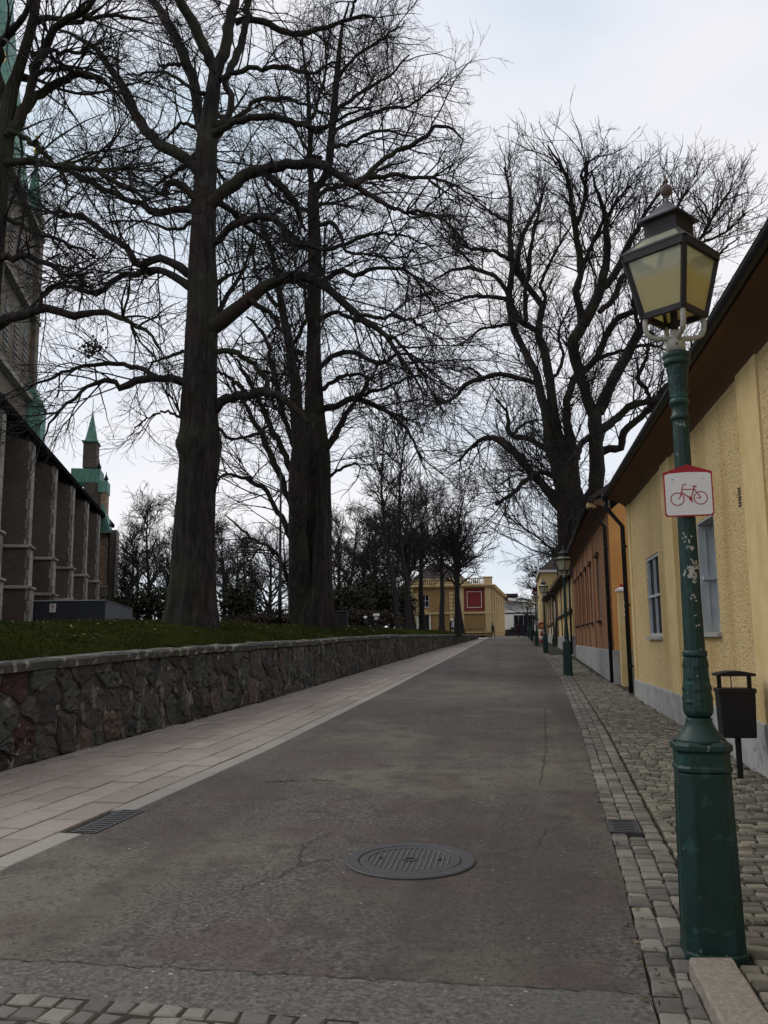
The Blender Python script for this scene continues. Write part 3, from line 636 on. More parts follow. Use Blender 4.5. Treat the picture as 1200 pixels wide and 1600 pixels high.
def hero_tree(root, trunk, limbs, Y, seed, dens, twig, extra=8, extra_len=(2.5, 5), trunk_K=18, up=.15, droop=.0, sub_len=1.0, drift=.55, rmin=.0045, flare=True, wig=.10, extra_side=0):
    """trunk / limbs: surveyed outlines (x, y, half width) in the photo at the tree's own distance Y; limbs swing off that plane"""
    rg = np.random.default_rng(seed); o0 = np.array(root.location)
    k = pxm(at(600, 700, Y))
    tp = np.array([at(x, y, Y) for x, y, r in trunk]); tr = np.array([r / pxm(p) for (x, y, r), p in zip(trunk, tp)])
    NZ = 110; P, r, L = resample(tp, tr, NZ)
    RN = rg.normal(0, 1, (NZ // 3 + 2, 48)); RN = (RN + np.roll(RN, 1, 0) + np.roll(RN, -1, 0)) / 1.7
    # trunk with furrows and root flare
    V = []; K = 72; fs = []
    ph = rg.uniform(0, 6.28, 8)
    for i in range(NZ):
        zrel = P[i, 2] - P[0, 2]
        for q in range(K):
            a = 2 * math.pi * q / K; rr = r[i] * (1 + .045 * math.sin(5 * a + ph[0] + zrel * .25) + .035 * math.sin(9 * a + ph[1] - zrel * .4) + .03 * math.sin(14 * a + ph[2] + zrel) + .028 * (RN[i // 3, (q * 48 // K)] * (1 - (i % 3) / 3) + RN[i // 3 + 1, (q * 48 // K)] * ((i % 3) / 3)) + rg.normal(0, .008))
            if flare and zrel < 1.3: rr *= 1 + .16 * (1 - zrel / 1.3) ** 2 * max(0, math.sin(5 * a + ph[3])) - .06 * (1 - zrel / 1.3) ** 2
            V.append((P[i, 0] + rr * math.cos(a), P[i, 1] + rr * math.sin(a), P[i, 2] - (0.35 if i == 0 else 0)))
    for i in range(NZ - 1):
        for q in range(K): fs.append((i * K + q, i * K + (q + 1) % K, (i + 1) * K + (q + 1) % K, (i + 1) * K + q))
    MB().add(np.array(V) - o0, fs, True).build('trunk', 'bark', root)
    LP = []; LR = []; LL = []
    ty = np.array([t[1] for t in trunk]); tx = np.array([t[0] for t in trunk]); oy = np.argsort(ty)
    for li, lb in enumerate(limbs):
        pts = list(lb); x0, y0, r0 = pts[0]
        tcx = np.interp(y0 + 12, ty[oy], tx[oy])
        off = (rg.uniform(.35, 1) * rg.choice([-1, 1])) * drift
        base_off = 0.0
        par = None
        if abs(x0 - tcx) < 45 and y0 > ty.min() - 5:
            pts = [(tcx * .6 + x0 * .4, y0 + 7, r0 * 1.15)] + pts
        else:                           # starts on another limb: take over that limb's depth there
            best = min(((abs(q[0] - x0) + abs(q[1] - y0), dd) for lst in DEPTH for q, dd in [lst]), default=(1e9, 0), key=lambda t: t[0])
            if best[0] < 30: base_off = best[1]
        W = []; s = 0
        for i, (x, y, rr) in enumerate(pts):
            if i: s += math.hypot(x - pts[i - 1][0], y - pts[i - 1][1]) / k
            dY = base_off + off * s * .6 + .12 * math.sin(s * 1.7 + li); p = at(x, y, Y + dY); W.append((p, rr / pxm(p))); DEPTH.append(((x, y), dY))
        p_, r_, l_ = resample([w[0] for w in W], [w[1] for w in W], 22)
        p_[2:-1] += rg.normal(0, .022 * min(1.5, 40 / k + .4), (19, 3)) 
        LP.append(p_); LR.append(np.maximum(r_, rmin * 1.6) * (1 + rg.normal(0, .05, 22))); LL.append(l_)
        tree_part('limb', p_[None], LR[-1][None], 9, 'bark', root, o0)
    # limbs that leave towards and away from the street, out of the surveyed plane
    for i in range(extra):
        t = rg.uniform(.42, .97); b = P[int(t * (NZ - 1))]; rb = r[int(t * (NZ - 1))]; a = (extra_side or rg.choice([-1, 1])) * math.pi / 2 + rg.normal(0, .55); ln = rg.uniform(*extra_len)
        d = np.array([math.cos(a), math.sin(a), rg.uniform(.2, .9)]); pts = [b]
        for q in range(7): d = d + rg.normal(0, .16, 3); d[2] += rg.normal(.02, .1); d /= np.linalg.norm(d); pts.append(pts[-1] + d * ln / 7)
        p_, r_, l_ = resample(pts, np.linspace(min(rb * .35, .10), .012, 8), 22); LP.append(p_); LR.append(r_); LL.append(l_)
        tree_part('limb', p_[None], r_[None], 8, 'bark', root, o0)
    LP = np.array(LP); LR = np.array(LR); LL = np.array(LL)
    a1 = spawn(rg, LP, LR, LL, dens[0], twig[0][0], twig[0][1], 9, .75, up, wig, .021 * sub_len, rmin * 1.4, t0=.12, lenref=np.clip(LL / 4, .6, 1.3) * 1.0, droop=droop)
    a2 = spawn(rg, *a1, dens[1], twig[1][0], twig[1][1], 6, .70, up * .8, wig * 1.1, .0095 * sub_len, rmin * 1.05, t0=.10, droop=droop * .8)
    a3 = spawn(rg, *a2, dens[2], twig[2][0], twig[2][1], 4, .65, up * .6, wig * 1.4, .006 * sub_len, rmin, t0=.1, droop=droop * .5)
    tree_part('branches', a1[0], a1[1], 5, 'bark', root, o0, 'stuff')
    V2, F2 = tubes(a2[0], a2[1], 4); V3, F3 = tubes(a3[0], a3[1], 3, len(V2))
    link('crown', np_mesh('crown', np.vstack([V2, V3]) - o0, 4, np.vstack([F2, F3]), False), 'twig_bark', root, kind='stuff')
    return a1, a2
DEPTH = []

T1_trunk = [(299, 982, 46), (300, 945, 38), (302, 900, 34), (304, 850, 31), (307, 780, 29), (312, 720, 30), (311, 694, 35), (313, 668, 28), (314, 600, 25), (316, 520, 24), (317, 440, 22), (317, 400, 20), (319, 330, 18.5), (321, 270, 17), (323, 225, 16), (326, 190, 13), (334, 130, 10), (338, 104, 9.5)]
T1_limbs = [
 [(314, 205, 9), (307, 150, 8), (297, 112, 8), (287, 85, 8.5), (260, 32, 7.5), (240, 0, 6.5), (222, -40, 5), (205, -90, 3)],
 [(335, 105, 9), (307, 50, 8.5), (282, 0, 8), (268, -45, 6), (255, -100, 4)],
 [(342, 100, 9), (355, 62, 8.5), (365, 0, 8), (370, -60, 6), (372, -120, 3.5)],
 [(350, 190, 6), (360, 160, 5.5), (354, 125, 5.5), (372, 82, 6), (385, 38, 5.5), (388, 0, 5), (394, -50, 3.5)],
 [(305, 262, 9), (292, 250, 9), (250, 225, 8.5), (220, 192, 8), (200, 155, 7.5), (170, 100, 6), (148, 74, 4.5), (120, 56, 3), (85, 45, 1.5)],
 [(301, 305, 6), (285, 290, 6), (262, 285, 5), (252, 303, 3.5), (235, 288, 2), (200, 278, 1.5)],
 [(305, 240, 4), (290, 258, 3.5), (270, 272, 3), (252, 284, 2.5), (232, 300, 1.5)],
 [(299, 328, 6), (265, 328, 5.5), (245, 335, 5), (225, 322, 5), (200, 310, 4.5), (150, 290, 4), (90, 262, 3), (30, 255, 1.5)],
 [(298, 345, 3), (283, 360, 3), (240, 350, 2), (200, 345, 1.5), (160, 350, 1)],
 [(293, 427, 7), (268, 408, 6.5), (240, 406, 6.5), (218, 414, 6), (190, 380, 5), (150, 356, 4.5), (130, 338, 4), (92, 338, 3), (60, 318, 1.5)],
 [(292, 445, 7), (268, 428, 6), (232, 422, 5.5), (200, 430, 5), (184, 434, 4.5), (148, 460, 4), (110, 447, 3), (80, 452, 2), (50, 480, 1.2)],
 [(291, 548, 3), (262, 558, 2.5), (240, 565, 2), (215, 600, 1.2)],
 [(290, 597, 7), (268, 592, 6.5), (243, 590, 6.5), (213, 597, 6), (190, 607, 5.5), (173, 593, 4.5), (147, 600, 3.5), (127, 613, 3), (83, 653, 2), (66, 690, 1)],
 [(243, 588, 4.5), (210, 572, 4), (180, 567, 3.5), (127, 572, 3), (67, 597, 2), (17, 623, 1)],
 [(289, 655, 2.5), (262, 643, 2), (235, 650, 1.5), (210, 668, 1)],
 [(307, 200, 3.5), (290, 193, 3), (275, 200, 2.5), (255, 222, 1.8)], [(300, 140, 3), (270, 118, 2.5), (240, 112, 2), (205, 118, 1.2)], [(290, 104, 3), (268, 100, 2.5), (252, 103, 2), (246, 96, 1.5)],
 [(338, 312, 10), (360, 292, 10), (385, 270, 9.5), (412, 265, 9), (445, 257, 8), (490, 255, 7.5), (520, 267, 7), (556, 291, 6)],
 [(556, 291, 4.5), (586, 261, 4), (622, 237, 3.8), (658, 219, 3.3), (679, 198, 2.8), (703, 199, 2.2), (724, 219, 1.2)],
 [(556, 291, 4.2), (580, 276, 4), (658, 276, 3), (700, 285, 2.3), (730, 300, 1.4), (760, 320, 1)],
 [(556, 291, 4.5), (586, 309, 4), (619, 327, 3.3), (688, 342, 2.3), (730, 380, 1.4)],
 [(412, 268, 6), (437, 290, 6), (462, 318, 5.5), (468, 335, 4), (478, 362, 2)],
 [(345, 203, 6), (375, 188, 5.5), (407, 182, 5.5), (440, 185, 5), (470, 195, 4.5), (492, 202, 4.5), (515, 195, 3), (545, 178, 2), (580, 170, 1.2)],
 [(358, 190, 4), (385, 172, 3.5), (402, 157, 3.5), (440, 154, 3), (480, 165, 2.2), (520, 185, 1.5)],
 [(358, 117, 4), (380, 109, 4), (412, 107, 3.5), (450, 106, 3.5), (485, 115, 3), (510, 100, 2), (540, 95, 1.2)],
 [(368, 35, 5.5), (382, 30, 5), (408, 33, 5), (445, 50, 5), (475, 52, 4.5), (500, 45, 4), (547, 30, 3), (574, 25, 2.3), (590, 33, 1.3)],
 [(547, 30, 2.5), (552, 10, 2.2), (560, -15, 1.5)],
 [(336, 378, 5.5), (360, 358, 5.5), (385, 345, 5.5), (417, 340, 5), (437, 352, 5), (452, 380, 4.5), (482, 383, 3.5), (510, 392, 2)],
 [(338, 508, 12), (362, 490, 11), (390, 468, 10), (415, 447, 9.5), (440, 435, 9), (470, 430, 8.5), (500, 442, 7.5), (530, 465, 6.5), (560, 492, 6), (575, 503, 5), (605, 527, 4), (625, 560, 3), (645, 585, 2.3), (665, 620, 1.3)],
 [(390, 468, 5), (410, 482, 4.5), (430, 498, 4), (450, 530, 3), (470, 570, 2)],
 [(338, 550, 4.5), (365, 550, 4.5), (390, 565, 4), (412, 585, 4), (422, 608, 3), (430, 640, 2)],
 [(338, 640, 8.5), (357, 620, 7.5), (385, 617, 7), (417, 612, 6.5), (440, 622, 6), (462, 638, 4.5), (480, 660, 3)],
 [(385, 617, 4), (372, 600, 3.5), (350, 585, 2.5), (336, 580, 2)],
 [(336, 665, 2.5), (360, 685, 2.5), (398, 678, 2), (420, 665, 1.2)], [(560, 492, 3.5), (590, 495, 3), (640, 500, 2.2), (690, 530, 1.2)], [(605, 527, 3), (620, 530, 2.5), (650, 570, 2), (690, 640, 1)]]
b = atX(300, 975, -7.5)
t1 = thing('linden_tree', 'massive bare tree with thick straight trunk and burl, nearest whole trunk behind the stone wall', 'tree', (b[0], b[1], lawn_z(b[0], b[1])), group='bare trees on the lawn')
a1, a2 = hero_tree(t1, T1_trunk, T1_limbs, b[1], 11, (3.6, 4.6, 5.0), ((1.1, 3.4), (.5, 1.5), (.2, .65)), extra=9, extra_side=1, up=.05, droop=.09, rmin=.0033, wig=.13)
# clump of withered leaves left hanging on a low branch
c0 = at(143, 545, b[1]) - np.array(t1.location); M = 240; V = np.zeros((M, 4, 3)); rg = np.random.default_rng(3)
cc = c0 + rg.normal(0, 1, (M, 3)) * np.array([.16, .14, .09]) + (rg.random((M, 1)) > .75) * rg.normal(0, .22, (M, 3)); u = rg.normal(size=(M, 3)); u /= np.linalg.norm(u, axis=1, keepdims=True); v = np.cross(u, rg.normal(size=(M, 3))); v /= np.linalg.norm(v, axis=1, keepdims=True); s_ = rg.uniform(.018, .04, (M, 1))
V[:, 0] = cc - u * s_ * 1.3; V[:, 1] = cc + v * s_; V[:, 2] = cc + u * s_ * 1.3; V[:, 3] = cc - v * s_
link('withered_leaves', np_mesh('withered_leaves', V.reshape(-1, 3), 4, np.arange(M * 4).reshape(-1, 4)), 'dead_leaf', t1, kind='stuff')

T2_trunk = [(494, 978, 30), (495, 940, 25), (496, 900, 23), (495, 800, 22), (495, 720, 20), (492, 650, 15), (490, 560, 11), (491, 480, 10), (492, 400, 10), (491, 350, 9), (490, 302, 8), (503, 283, 6), (513, 262, 6), (518, 215, 5.5), (522, 170, 5.3), (526, 125, 4.6), (530, 80, 3.5), (535, 40, 2.3), (545, 5, 1.4)]
T2_limbs = [
 [(470, 975, 19), (468, 900, 16), (467, 850, 15), (466, 750, 14), (466, 680, 11), (462, 600, 9), (455, 560, 8), (448, 520, 7), (442, 480, 6), (435, 440, 5), (425, 400, 4), (410, 350, 3), (400, 300, 1.8)],
 [(486, 292, 5), (484, 240, 4.5), (482, 180, 3.5), (480, 120, 2.5), (470, 60, 1.4)],
 [(455, 790, 5.5), (440, 750, 5), (425, 715, 5), (410, 685, 4.5), (395, 655, 4), (380, 630, 3.2), (362, 598, 2)],
 [(458, 740, 5.5), (440, 700, 5), (425, 672, 5), (412, 640, 4.5), (400, 615, 4), (385, 590, 3), (370, 560, 1.8)],
 [(460, 700, 5), (448, 665, 4.2), (435, 620, 4), (428, 580, 4), (420, 545, 3.5), (405, 515, 3), (385, 495, 1.6)],
 [(462, 640, 5), (445, 627, 4.5), (425, 615, 4), (400, 618, 3), (375, 630, 2)],
 [(458, 850, 5), (447, 820, 4.5), (432, 797, 4), (417, 767, 3.6), (398, 755, 3.2), (380, 747, 2.8), (350, 742, 2.2), (335, 755, 1.3)],
 [(458, 930, 4.5), (445, 890, 3.5), (425, 858, 3), (395, 842, 2.3), (370, 822, 1.6), (352, 805, 1)],
 [(450, 545, 4), (470, 520, 3.5), (480, 480, 2.8), (470, 440, 2.2), (455, 400, 1.4)], [(442, 480, 4), (425, 470, 3.5), (405, 440, 3), (395, 400, 2), (380, 370, 1.2)],
 [(503, 640, 6), (530, 632, 5.2), (555, 622, 5), (590, 637, 4), (620, 655, 3), (640, 680, 2.3), (660, 720, 1.3)],
 [(555, 622, 3.5), (575, 612, 3), (605, 605, 2.5), (640, 590, 1.8), (670, 590, 1)],
 [(513, 700, 5.5), (530, 668, 5), (542, 645, 4.2), (560, 620, 3), (580, 590, 1.8)],
 [(502, 572, 4.5), (520, 555, 4), (550, 552, 4), (575, 562, 3.5), (592, 570, 3.5), (620, 555, 2.8), (645, 555, 2), (680, 585, 1.2)],
 [(502, 440, 4.5), (535, 422, 4), (557, 432, 3.8), (585, 420, 3), (630, 420, 2.4), (660, 450, 1.9), (690, 500, 1)],
 [(500, 500, 4), (525, 490, 3.5), (560, 500, 3), (600, 520, 2), (640, 545, 1.2)],
 [(502, 302, 4), (526, 291, 4), (560, 282, 3), (600, 262, 2), (640, 250, 1.2)],
 [(525, 172, 3.5), (556, 150, 3), (610, 117, 2), (640, 85, 1.1)], [(522, 205, 3.5), (550, 190, 3), (600, 170, 2.5), (640, 165, 2), (685, 128, 1)], [(530, 120, 3), (560, 85, 2.5), (600, 60, 2), (632, 33, 1)],
 [(516, 230, 3.5), (545, 225, 3), (590, 205, 2.2), (650, 215, 1.2)], [(499, 351, 4), (520, 350, 3.5), (533, 370, 3), (545, 395, 2.6), (590, 400, 1.8), (640, 405, 1)], [(499, 390, 4), (530, 385, 3.3), (580, 365, 2.5), (640, 370, 1.6), (690, 400, 1)],
 [(484, 395, 3.5), (460, 372, 3), (435, 350, 2.2), (410, 310, 1.3)], [(484, 240, 3), (460, 200, 2.5), (440, 165, 2), (430, 115, 1.2)], [(483, 330, 4), (455, 320, 3), (425, 300, 2.2), (400, 262, 1.2)], [(482, 200, 3), (500, 150, 2.4), (510, 100, 1.8), (505, 50, 1)],
 [(510, 748, 2.6), (530, 733, 2.4), (552, 725, 1.8), (575, 735, 1)], [(500, 610, 4), (530, 590, 3.2), (560, 585, 2.6), (590, 600, 1.6)], [(484, 450, 4), (455, 440, 3.4), (430, 420, 2.6), (400, 420, 1.6)]]
DEPTH.clear()
b2 = atX(490, 972, -7.5)
t2 = thing('linden_tree', 'tall bare tree with two fused trunks and many leaning shoots, right of the burled tree', 'tree', (b2[0], b2[1], lawn_z(b2[0], b2[1])), group='bare trees on the lawn')
hero_tree(t2, T2_trunk, T2_limbs, b2[1], 12, (2.8, 3.4, 3.7), ((1.5, 4.2), (.7, 2.0), (.28, .9)), extra=10, extra_side=1, extra_len=(3, 6), wig=.13, up=.06, droop=.08, rmin=.0050, sub_len=1.3)

T0_trunk = [(-75, 1010, 66), (-70, 960, 52), (-66, 800, 46), (-55, 620, 42), (-40, 500, 36), (-22, 400, 26), (-6, 300, 17), (6, 230, 14), (9, 190, 13), (18, 140, 10), (28, 112, 8.5), (44, 60, 7.5), (52, 30, 7), (57, 0, 6), (62, -45, 4)]
T0_limbs = [
 [(18, 205, 9), (40, 168, 8), (52, 114, 6.5), (68, 76, 6.5), (84, 46, 6), (108, 28, 5.5), (128, 18, 5), (145, 0, 4), (160, -35, 2.5)],
 [(40, 170, 8), (70, 142, 7), (90, 128, 6), (120, 120, 5.5), (150, 122, 4), (180, 140, 3), (205, 172, 1.5)],
 [(8, 160, 9), (-5, 120, 8), (0, 80, 7.5), (12, 54, 7), (32, 32, 5), (48, 8, 4), (60, -30, 2)],
 [(0, 262, 7), (50, 250, 5.5), (90, 260, 5), (140, 264, 4.5), (180, 282, 4), (215, 305, 3), (240, 332, 1.5)],
 [(15, 205, 4.5), (35, 212, 4), (60, 230, 4), (86, 258, 3.2), (110, 290, 2)],
 [(-25, 530, 12), (-8, 512, 10), (12, 500, 8.5), (30, 494, 7.5), (60, 484, 6.8), (86, 484, 6.3), (116, 492, 6), (148, 488, 5), (180, 494, 4.3), (208, 506, 3.6), (230, 520, 2.8), (252, 548, 1.5)],
 [(-22, 420, 8), (0, 405, 6), (30, 402, 5), (60, 404, 4.5), (96, 428, 4), (120, 430, 3), (145, 457, 1.8)],
 [(30, 122, 4.5), (50, 120, 4), (80, 108, 3.5), (120, 112, 3), (165, 130, 2)], [(50, 35, 5), (75, 26, 4.5), (110, 34, 4), (150, 26, 3.3), (200, 28, 2.5), (240, 38, 1.5)],
 [(-8, 340, 5), (20, 345, 4), (60, 365, 3.4), (100, 378, 2.6), (150, 400, 1.6)], [(70, 80, 3.5), (110, 82, 3), (150, 84, 2.2), (190, 96, 1.3)], [(60, 484, 4), (70, 460, 3), (90, 445, 2.5), (130, 442, 1.8), (150, 450, 1)]]
DEPTH.clear()
t0 = thing('linden_tree', 'leaning bare tree cut off by the left edge of the view, over the stone wall', 'tree', tuple(at(-75, 1000, 10.6) * np.array([1, 1, 0]) + np.array([0, 0, lawn_z(at(-75, 1000, 10.6)[0], 10.6)])), group='bare trees on the lawn')
hero_tree(t0, T0_trunk, T0_limbs, 10.6, 13, (5.0, 5.2, 5.0), ((.8, 2.5), (.35, 1.1), (.14, .48)), extra=3, extra_side=1, extra_len=(1.5, 3), up=.04, droop=.08, rmin=.0026, sub_len=.8)

TR_trunk = [(899, 1015, 34), (898, 950, 28), (897, 880, 25), (896, 840, 24), (893, 800, 22), (889, 770, 20), (884, 752, 16)]
TR_limbs = [
 [(880, 770, 14), (877, 746, 13), (868, 719, 12), (857, 692, 9), (853, 650, 7.5), (845, 611, 7), (839, 584, 6.5), (820, 551, 6), (805, 520, 5.5), (795, 467, 5), (800, 427, 4.8), (797, 373, 4), (797, 333, 3.4), (797, 300, 2.6), (788, 262, 1.5)],
 [(888, 745, 10), (877, 692, 9), (866, 656, 9), (860, 599, 7.5), (853, 554, 7), (840, 517, 6), (848, 480, 5.5), (842, 470, 5), (825, 448, 4.6), (808, 429, 4.4), (810, 387, 4), (819, 360, 3.4), (840, 325, 2.5), (852, 285, 1.3)],
 [(838, 516, 5), (811, 499, 4.5), (797, 467, 4)], [(848, 480, 3), (851, 461, 3), (845, 448, 2.6), (850, 430, 2.4), (870, 390, 2), (892, 352, 1.2)], [(822, 503, 4), (821, 453, 3.5), (827, 427, 3.4), (828, 395, 3), (835, 360, 2.5), (847, 308, 1.3)],
 [(898, 775, 9), (895, 704, 8), (886, 662, 7), (886, 629, 6), (895, 596, 6), (904, 585, 6)],
 [(915, 790, 14), (931, 761, 12), (931, 680, 11), (929, 647, 11), (919, 630, 9), (910, 599, 8.5), (901, 569, 8.5), (896, 548, 9), (900, 525, 9.5), (912, 505, 9)],
 [(910, 508, 7), (907, 488, 6), (901, 453, 6), (907, 421, 5.5), (899, 360, 5), (893, 320, 4), (888, 280, 3), (872, 253, 2), (856, 227, 1.1)],
 [(907, 421, 4), (923, 387, 3.5), (939, 352, 3), (955, 328, 2), (980, 300, 1.2)], [(899, 355, 4), (912, 320, 3.4), (915, 293, 2.8), (909, 269, 2.3), (930, 245, 1.2)],
 [(912, 507, 9), (933, 467, 8.5), (939, 440, 7), (949, 400, 6), (947, 360, 5.2), (947, 339, 4.4), (936, 307, 3), (924, 268, 1.4)],
 [(936, 456, 6.5), (963, 424, 6), (979, 387, 5), (995, 360, 4), (1010, 330, 3), (1032, 298, 1.7)], [(947, 344, 3.5), (960, 320, 2.5), (983, 290, 1.3)], [(936, 488, 4.5), (960, 464, 4.5), (971, 435, 4), (987, 424, 3.3), (1010, 415, 2)],
 [(935, 645, 9.5), (955, 599, 8.8), (979, 554, 8), (1000, 518, 7), (1015, 490, 6), (1035, 455, 5), (1060, 420, 4), (1090, 380, 3), (1120, 330, 2), (1142, 296, 1.1)],
 [(905, 588, 6), (931, 560, 5.5), (946, 530, 5), (964, 498, 5), (1000, 483, 4), (1035, 468, 2.6), (1070, 462, 1.5)], [(931, 563, 3.3), (952, 554, 3), (976, 548, 3), (1000, 540, 2.8), (1032, 542, 1.8)],
 [(940, 672, 7), (970, 647, 6), (991, 632, 6), (1024, 623, 5), (1045, 600, 4), (1075, 575, 2.5)], [(937, 708, 7), (952, 701, 6), (970, 700, 6), (976, 674, 6), (1000, 653, 5.5), (1018, 635, 5), (1042, 608, 4), (1070, 590, 2.5)],
 [(924, 681, 5), (907, 695, 5), (901, 718, 5)], [(1018, 630, 3.5), (1010, 608, 3.3), (997, 593, 3), (1006, 569, 2.8), (1014, 543, 2)],
 [(840, 600, 4.2), (808, 590, 4), (781, 584, 4), (754, 591, 4), (730, 599, 3.5), (715, 617, 3), (700, 626, 2.4), (678, 632, 1.2)], [(754, 591, 2.5), (735, 575, 2), (715, 580, 1.5), (695, 570, 1)],
 [(853, 702, 5), (829, 686, 4.5), (805, 683, 4.5), (795, 672, 3.6), (793, 648, 2.6), (775, 622, 1.4)], [(800, 680, 3), (815, 665, 2.2), (840, 655, 1.4)],
 [(873, 790, 8), (845, 755, 7), (829, 737, 7), (812, 717, 6.5), (795, 700, 6), (781, 690, 6), (760, 684, 4), (735, 700, 2.6), (718, 722, 1.5)], [(868, 746, 5), (844, 737, 4), (820, 752, 4), (800, 772, 3.5), (775, 788, 2.6)],
 [(795, 467, 3.6), (744, 463, 3), (712, 470, 2), (680, 480, 1.2)], [(794, 457, 4), (773, 432, 3.5), (733, 419, 3), (700, 425, 2), (678, 438, 1)], [(796, 405, 3.5), (770, 392, 3), (733, 388, 2.4), (700, 368, 1.2)], [(797, 350, 2.6), (768, 333, 2), (738, 308, 1.1)],
 [(1060, 420, 3), (1090, 415, 2.5), (1125, 395, 1.8), (1155, 370, 1)], [(1090, 380, 2.4), (1130, 365, 1.8), (1170, 330, 1)], [(1035, 455, 3), (1050, 400, 2.5), (1055, 350, 2), (1065, 300, 1.2)], [(1000, 518, 3.5), (990, 470, 3), (1005, 430, 2.4), (1000, 390, 1.5)],
 [(979, 387, 3), (1000, 390, 2.6), (1035, 350, 2), (1075, 300, 1.2)], [(860, 599, 3), (880, 560, 2.6), (872, 520, 2), (890, 480, 1.3)], [(811, 499, 3), (780, 510, 2.5), (750, 515, 2), (720, 540, 1.2)]]
DEPTH.clear()
bR = at(897, 1000, 64.0)
tR = thing('oak_tree', 'huge bare many-stemmed tree towering behind the roofs on the right', 'tree', (bR[0], 64.0, g(64)))
hero_tree(tR, TR_trunk, TR_limbs, 64.0, 14, (1.6, 1.9, 2.2), ((2.4, 6.0), (1.2, 3.2), (.5, 1.6)), extra=8, extra_len=(5, 10), up=.16, droop=0, rmin=.0095, sub_len=2.3, drift=.6, wig=.16)

# ---- smaller trees further back: four grown kinds, copied with their own turn and size
def grow_tree(seed, kind):
    rg = np.random.default_rng(seed); root = thing('far_tree', '', 'tree'); H = 14.0
    n = 12; pts = [np.zeros(3)]; d = np.array([0, 0, 1.0]); top = .92 if kind != 2 else .7
    for i in range(n): d = d + rg.normal(0, .07, 3); d[2] = max(d[2], .8); d /= np.linalg.norm(d); pts.append(pts[-1] + d * H * top / n)
    P, r, L = resample(pts, np.linspace({1: .17, 4: .30}.get(kind, .26), .02, n + 1), 24); r[0] *= 1.4
    tree_part('trunk', P[None], r[None], 10, 'far_bark', root, np.zeros(3))
    nl = [26, 22, 30, 24, 30][kind]; LP = []; LR = []; LL = []
    for i in range(nl):
        t = rg.uniform({2: .16, 3: .16, 4: .36}.get(kind, .3), .97); b = P[int(t * 23)]; a = rg.uniform(0, 2 * np.pi); el = rg.uniform(.5, 1.1) if kind != 1 else rg.uniform(.9, 1.4)
        ln = (1.1 - t * .75) * rg.uniform(3.5, 6.0) * (0.6 if kind == 1 else 1); d = np.array([math.cos(a) * math.cos(el), math.sin(a) * math.cos(el), math.sin(el)]); q = [b]
        for j in range(6): d = d + rg.normal(0, .14, 3); d /= np.linalg.norm(d); q.append(q[-1] + d * ln / 6)
        p_, r_, l_ = resample(q, np.linspace(r[int(t * 23)] * .55, .02, 7), 14); LP.append(p_); LR.append(r_); LL.append(l_)
    LP, LR, LL = np.array(LP), np.array(LR), np.array(LL)
    V, Fq = tubes(LP, LR, 5)
    a1 = spawn(rg, LP, LR, LL, 3.2, .9, 2.4, 6, .75, .12, .14, .03, .015, t0=.12); a2 = spawn(rg, *a1, 3.0, .5, 1.4, 4, .7, .1, .18, .015, .012, t0=.1); a3 = spawn(rg, *a2, 2.4, .3, .8, 3, .7, .08, .2, .012, .011)
    link('limbs', np_mesh('limbs', V, 4, Fq, True), 'far_bark', root, kind='stuff')
    Vs = []; Fs = []; b = 0
    for a, K in ((a1, 4), (a2, 3), (a3, 3)): v, f = tubes(a[0], a[1], K, b); Vs.append(v); Fs.append(f); b += len(v)
    link('crown', np_mesh('crown', np.vstack(Vs), 4, np.vstack(Fs)), 'far_bark', root, kind='stuff'); return root
protos = [grow_tree(40 + k, k) for k in range(5)]
# (photo x of the foot, distance, photo y of the top, kind, label)
FT = [(192, 92, 770, 2, 'bare tree with spreading crown just right of the church'), (232, 100, 768, 0, 'bare round-crowned tree midway between church and burled trunk'), (262, 84, 762, 3, 'dense bare tree directly left of the burled trunk'),
      (350, 78, 800, 3, 'dense low bare tree showing right behind the burled trunk'), (383, 110, 830, 0, 'small far bare tree in the gap between the two big trunks'), (418, 88, 775, 2, 'bare branching tree left of the twin trunk and slim pole'),
      (540, 82, 790, 0, 'bare tree just right of the twin trunk'), (566, 70, 775, 3, 'dense bare tree second to the right of the twin trunk'), (596, 92, 770, 2, 'bare tree behind the two slim stems'),
      (622, 58, 628, 1, 'slim tall bare tree, left one of the pair beside the museum'), (641, 60, 612, 1, 'slim tall bare tree, right one of the pair beside the museum'),
      (660, 74, 742, 4, 'dense bare tree hiding the left wing of the museum'), (690, 86, 758, 4, 'bare tree standing before the museum entrance'), (715, 70, 738, 4, 'leaning dense bare tree on the lawn edge before the museum'), (722, 90, 790, 4, 'rightmost bare tree on the lawn, beside the red museum panel'),
      (866, 96, 792, 2, 'bare tree beyond the row of lamps at the street end'), (882, 112, 800, 0, 'far bare tree hidden half by the yellow gabled house'), (300, 125, 790, 0, 'far bare tree hidden mostly by the burled trunk'), (214, 78, 800, 3, 'dense low bare tree over the end of the grey hoarding'), (373, 96, 790, 2, 'bare tree midway between burled trunk and slim pole'),
      (530, 100, 772, 3, 'dense bare tree behind the lawn litter bin'), (583, 84, 790, 3, 'dense bare tree behind the white lawn signs'), (612, 96, 780, 0, 'bare tree left of the two slim stems'), (648, 98, 770, 4, 'dense bare tree between slim stems and museum door'), (634, 66, 760, 4, 'stout bare tree between the slim pair and the museum'), (480, 120, 800, 2, 'far bare tree hidden mostly by the twin trunk')]
used = set()
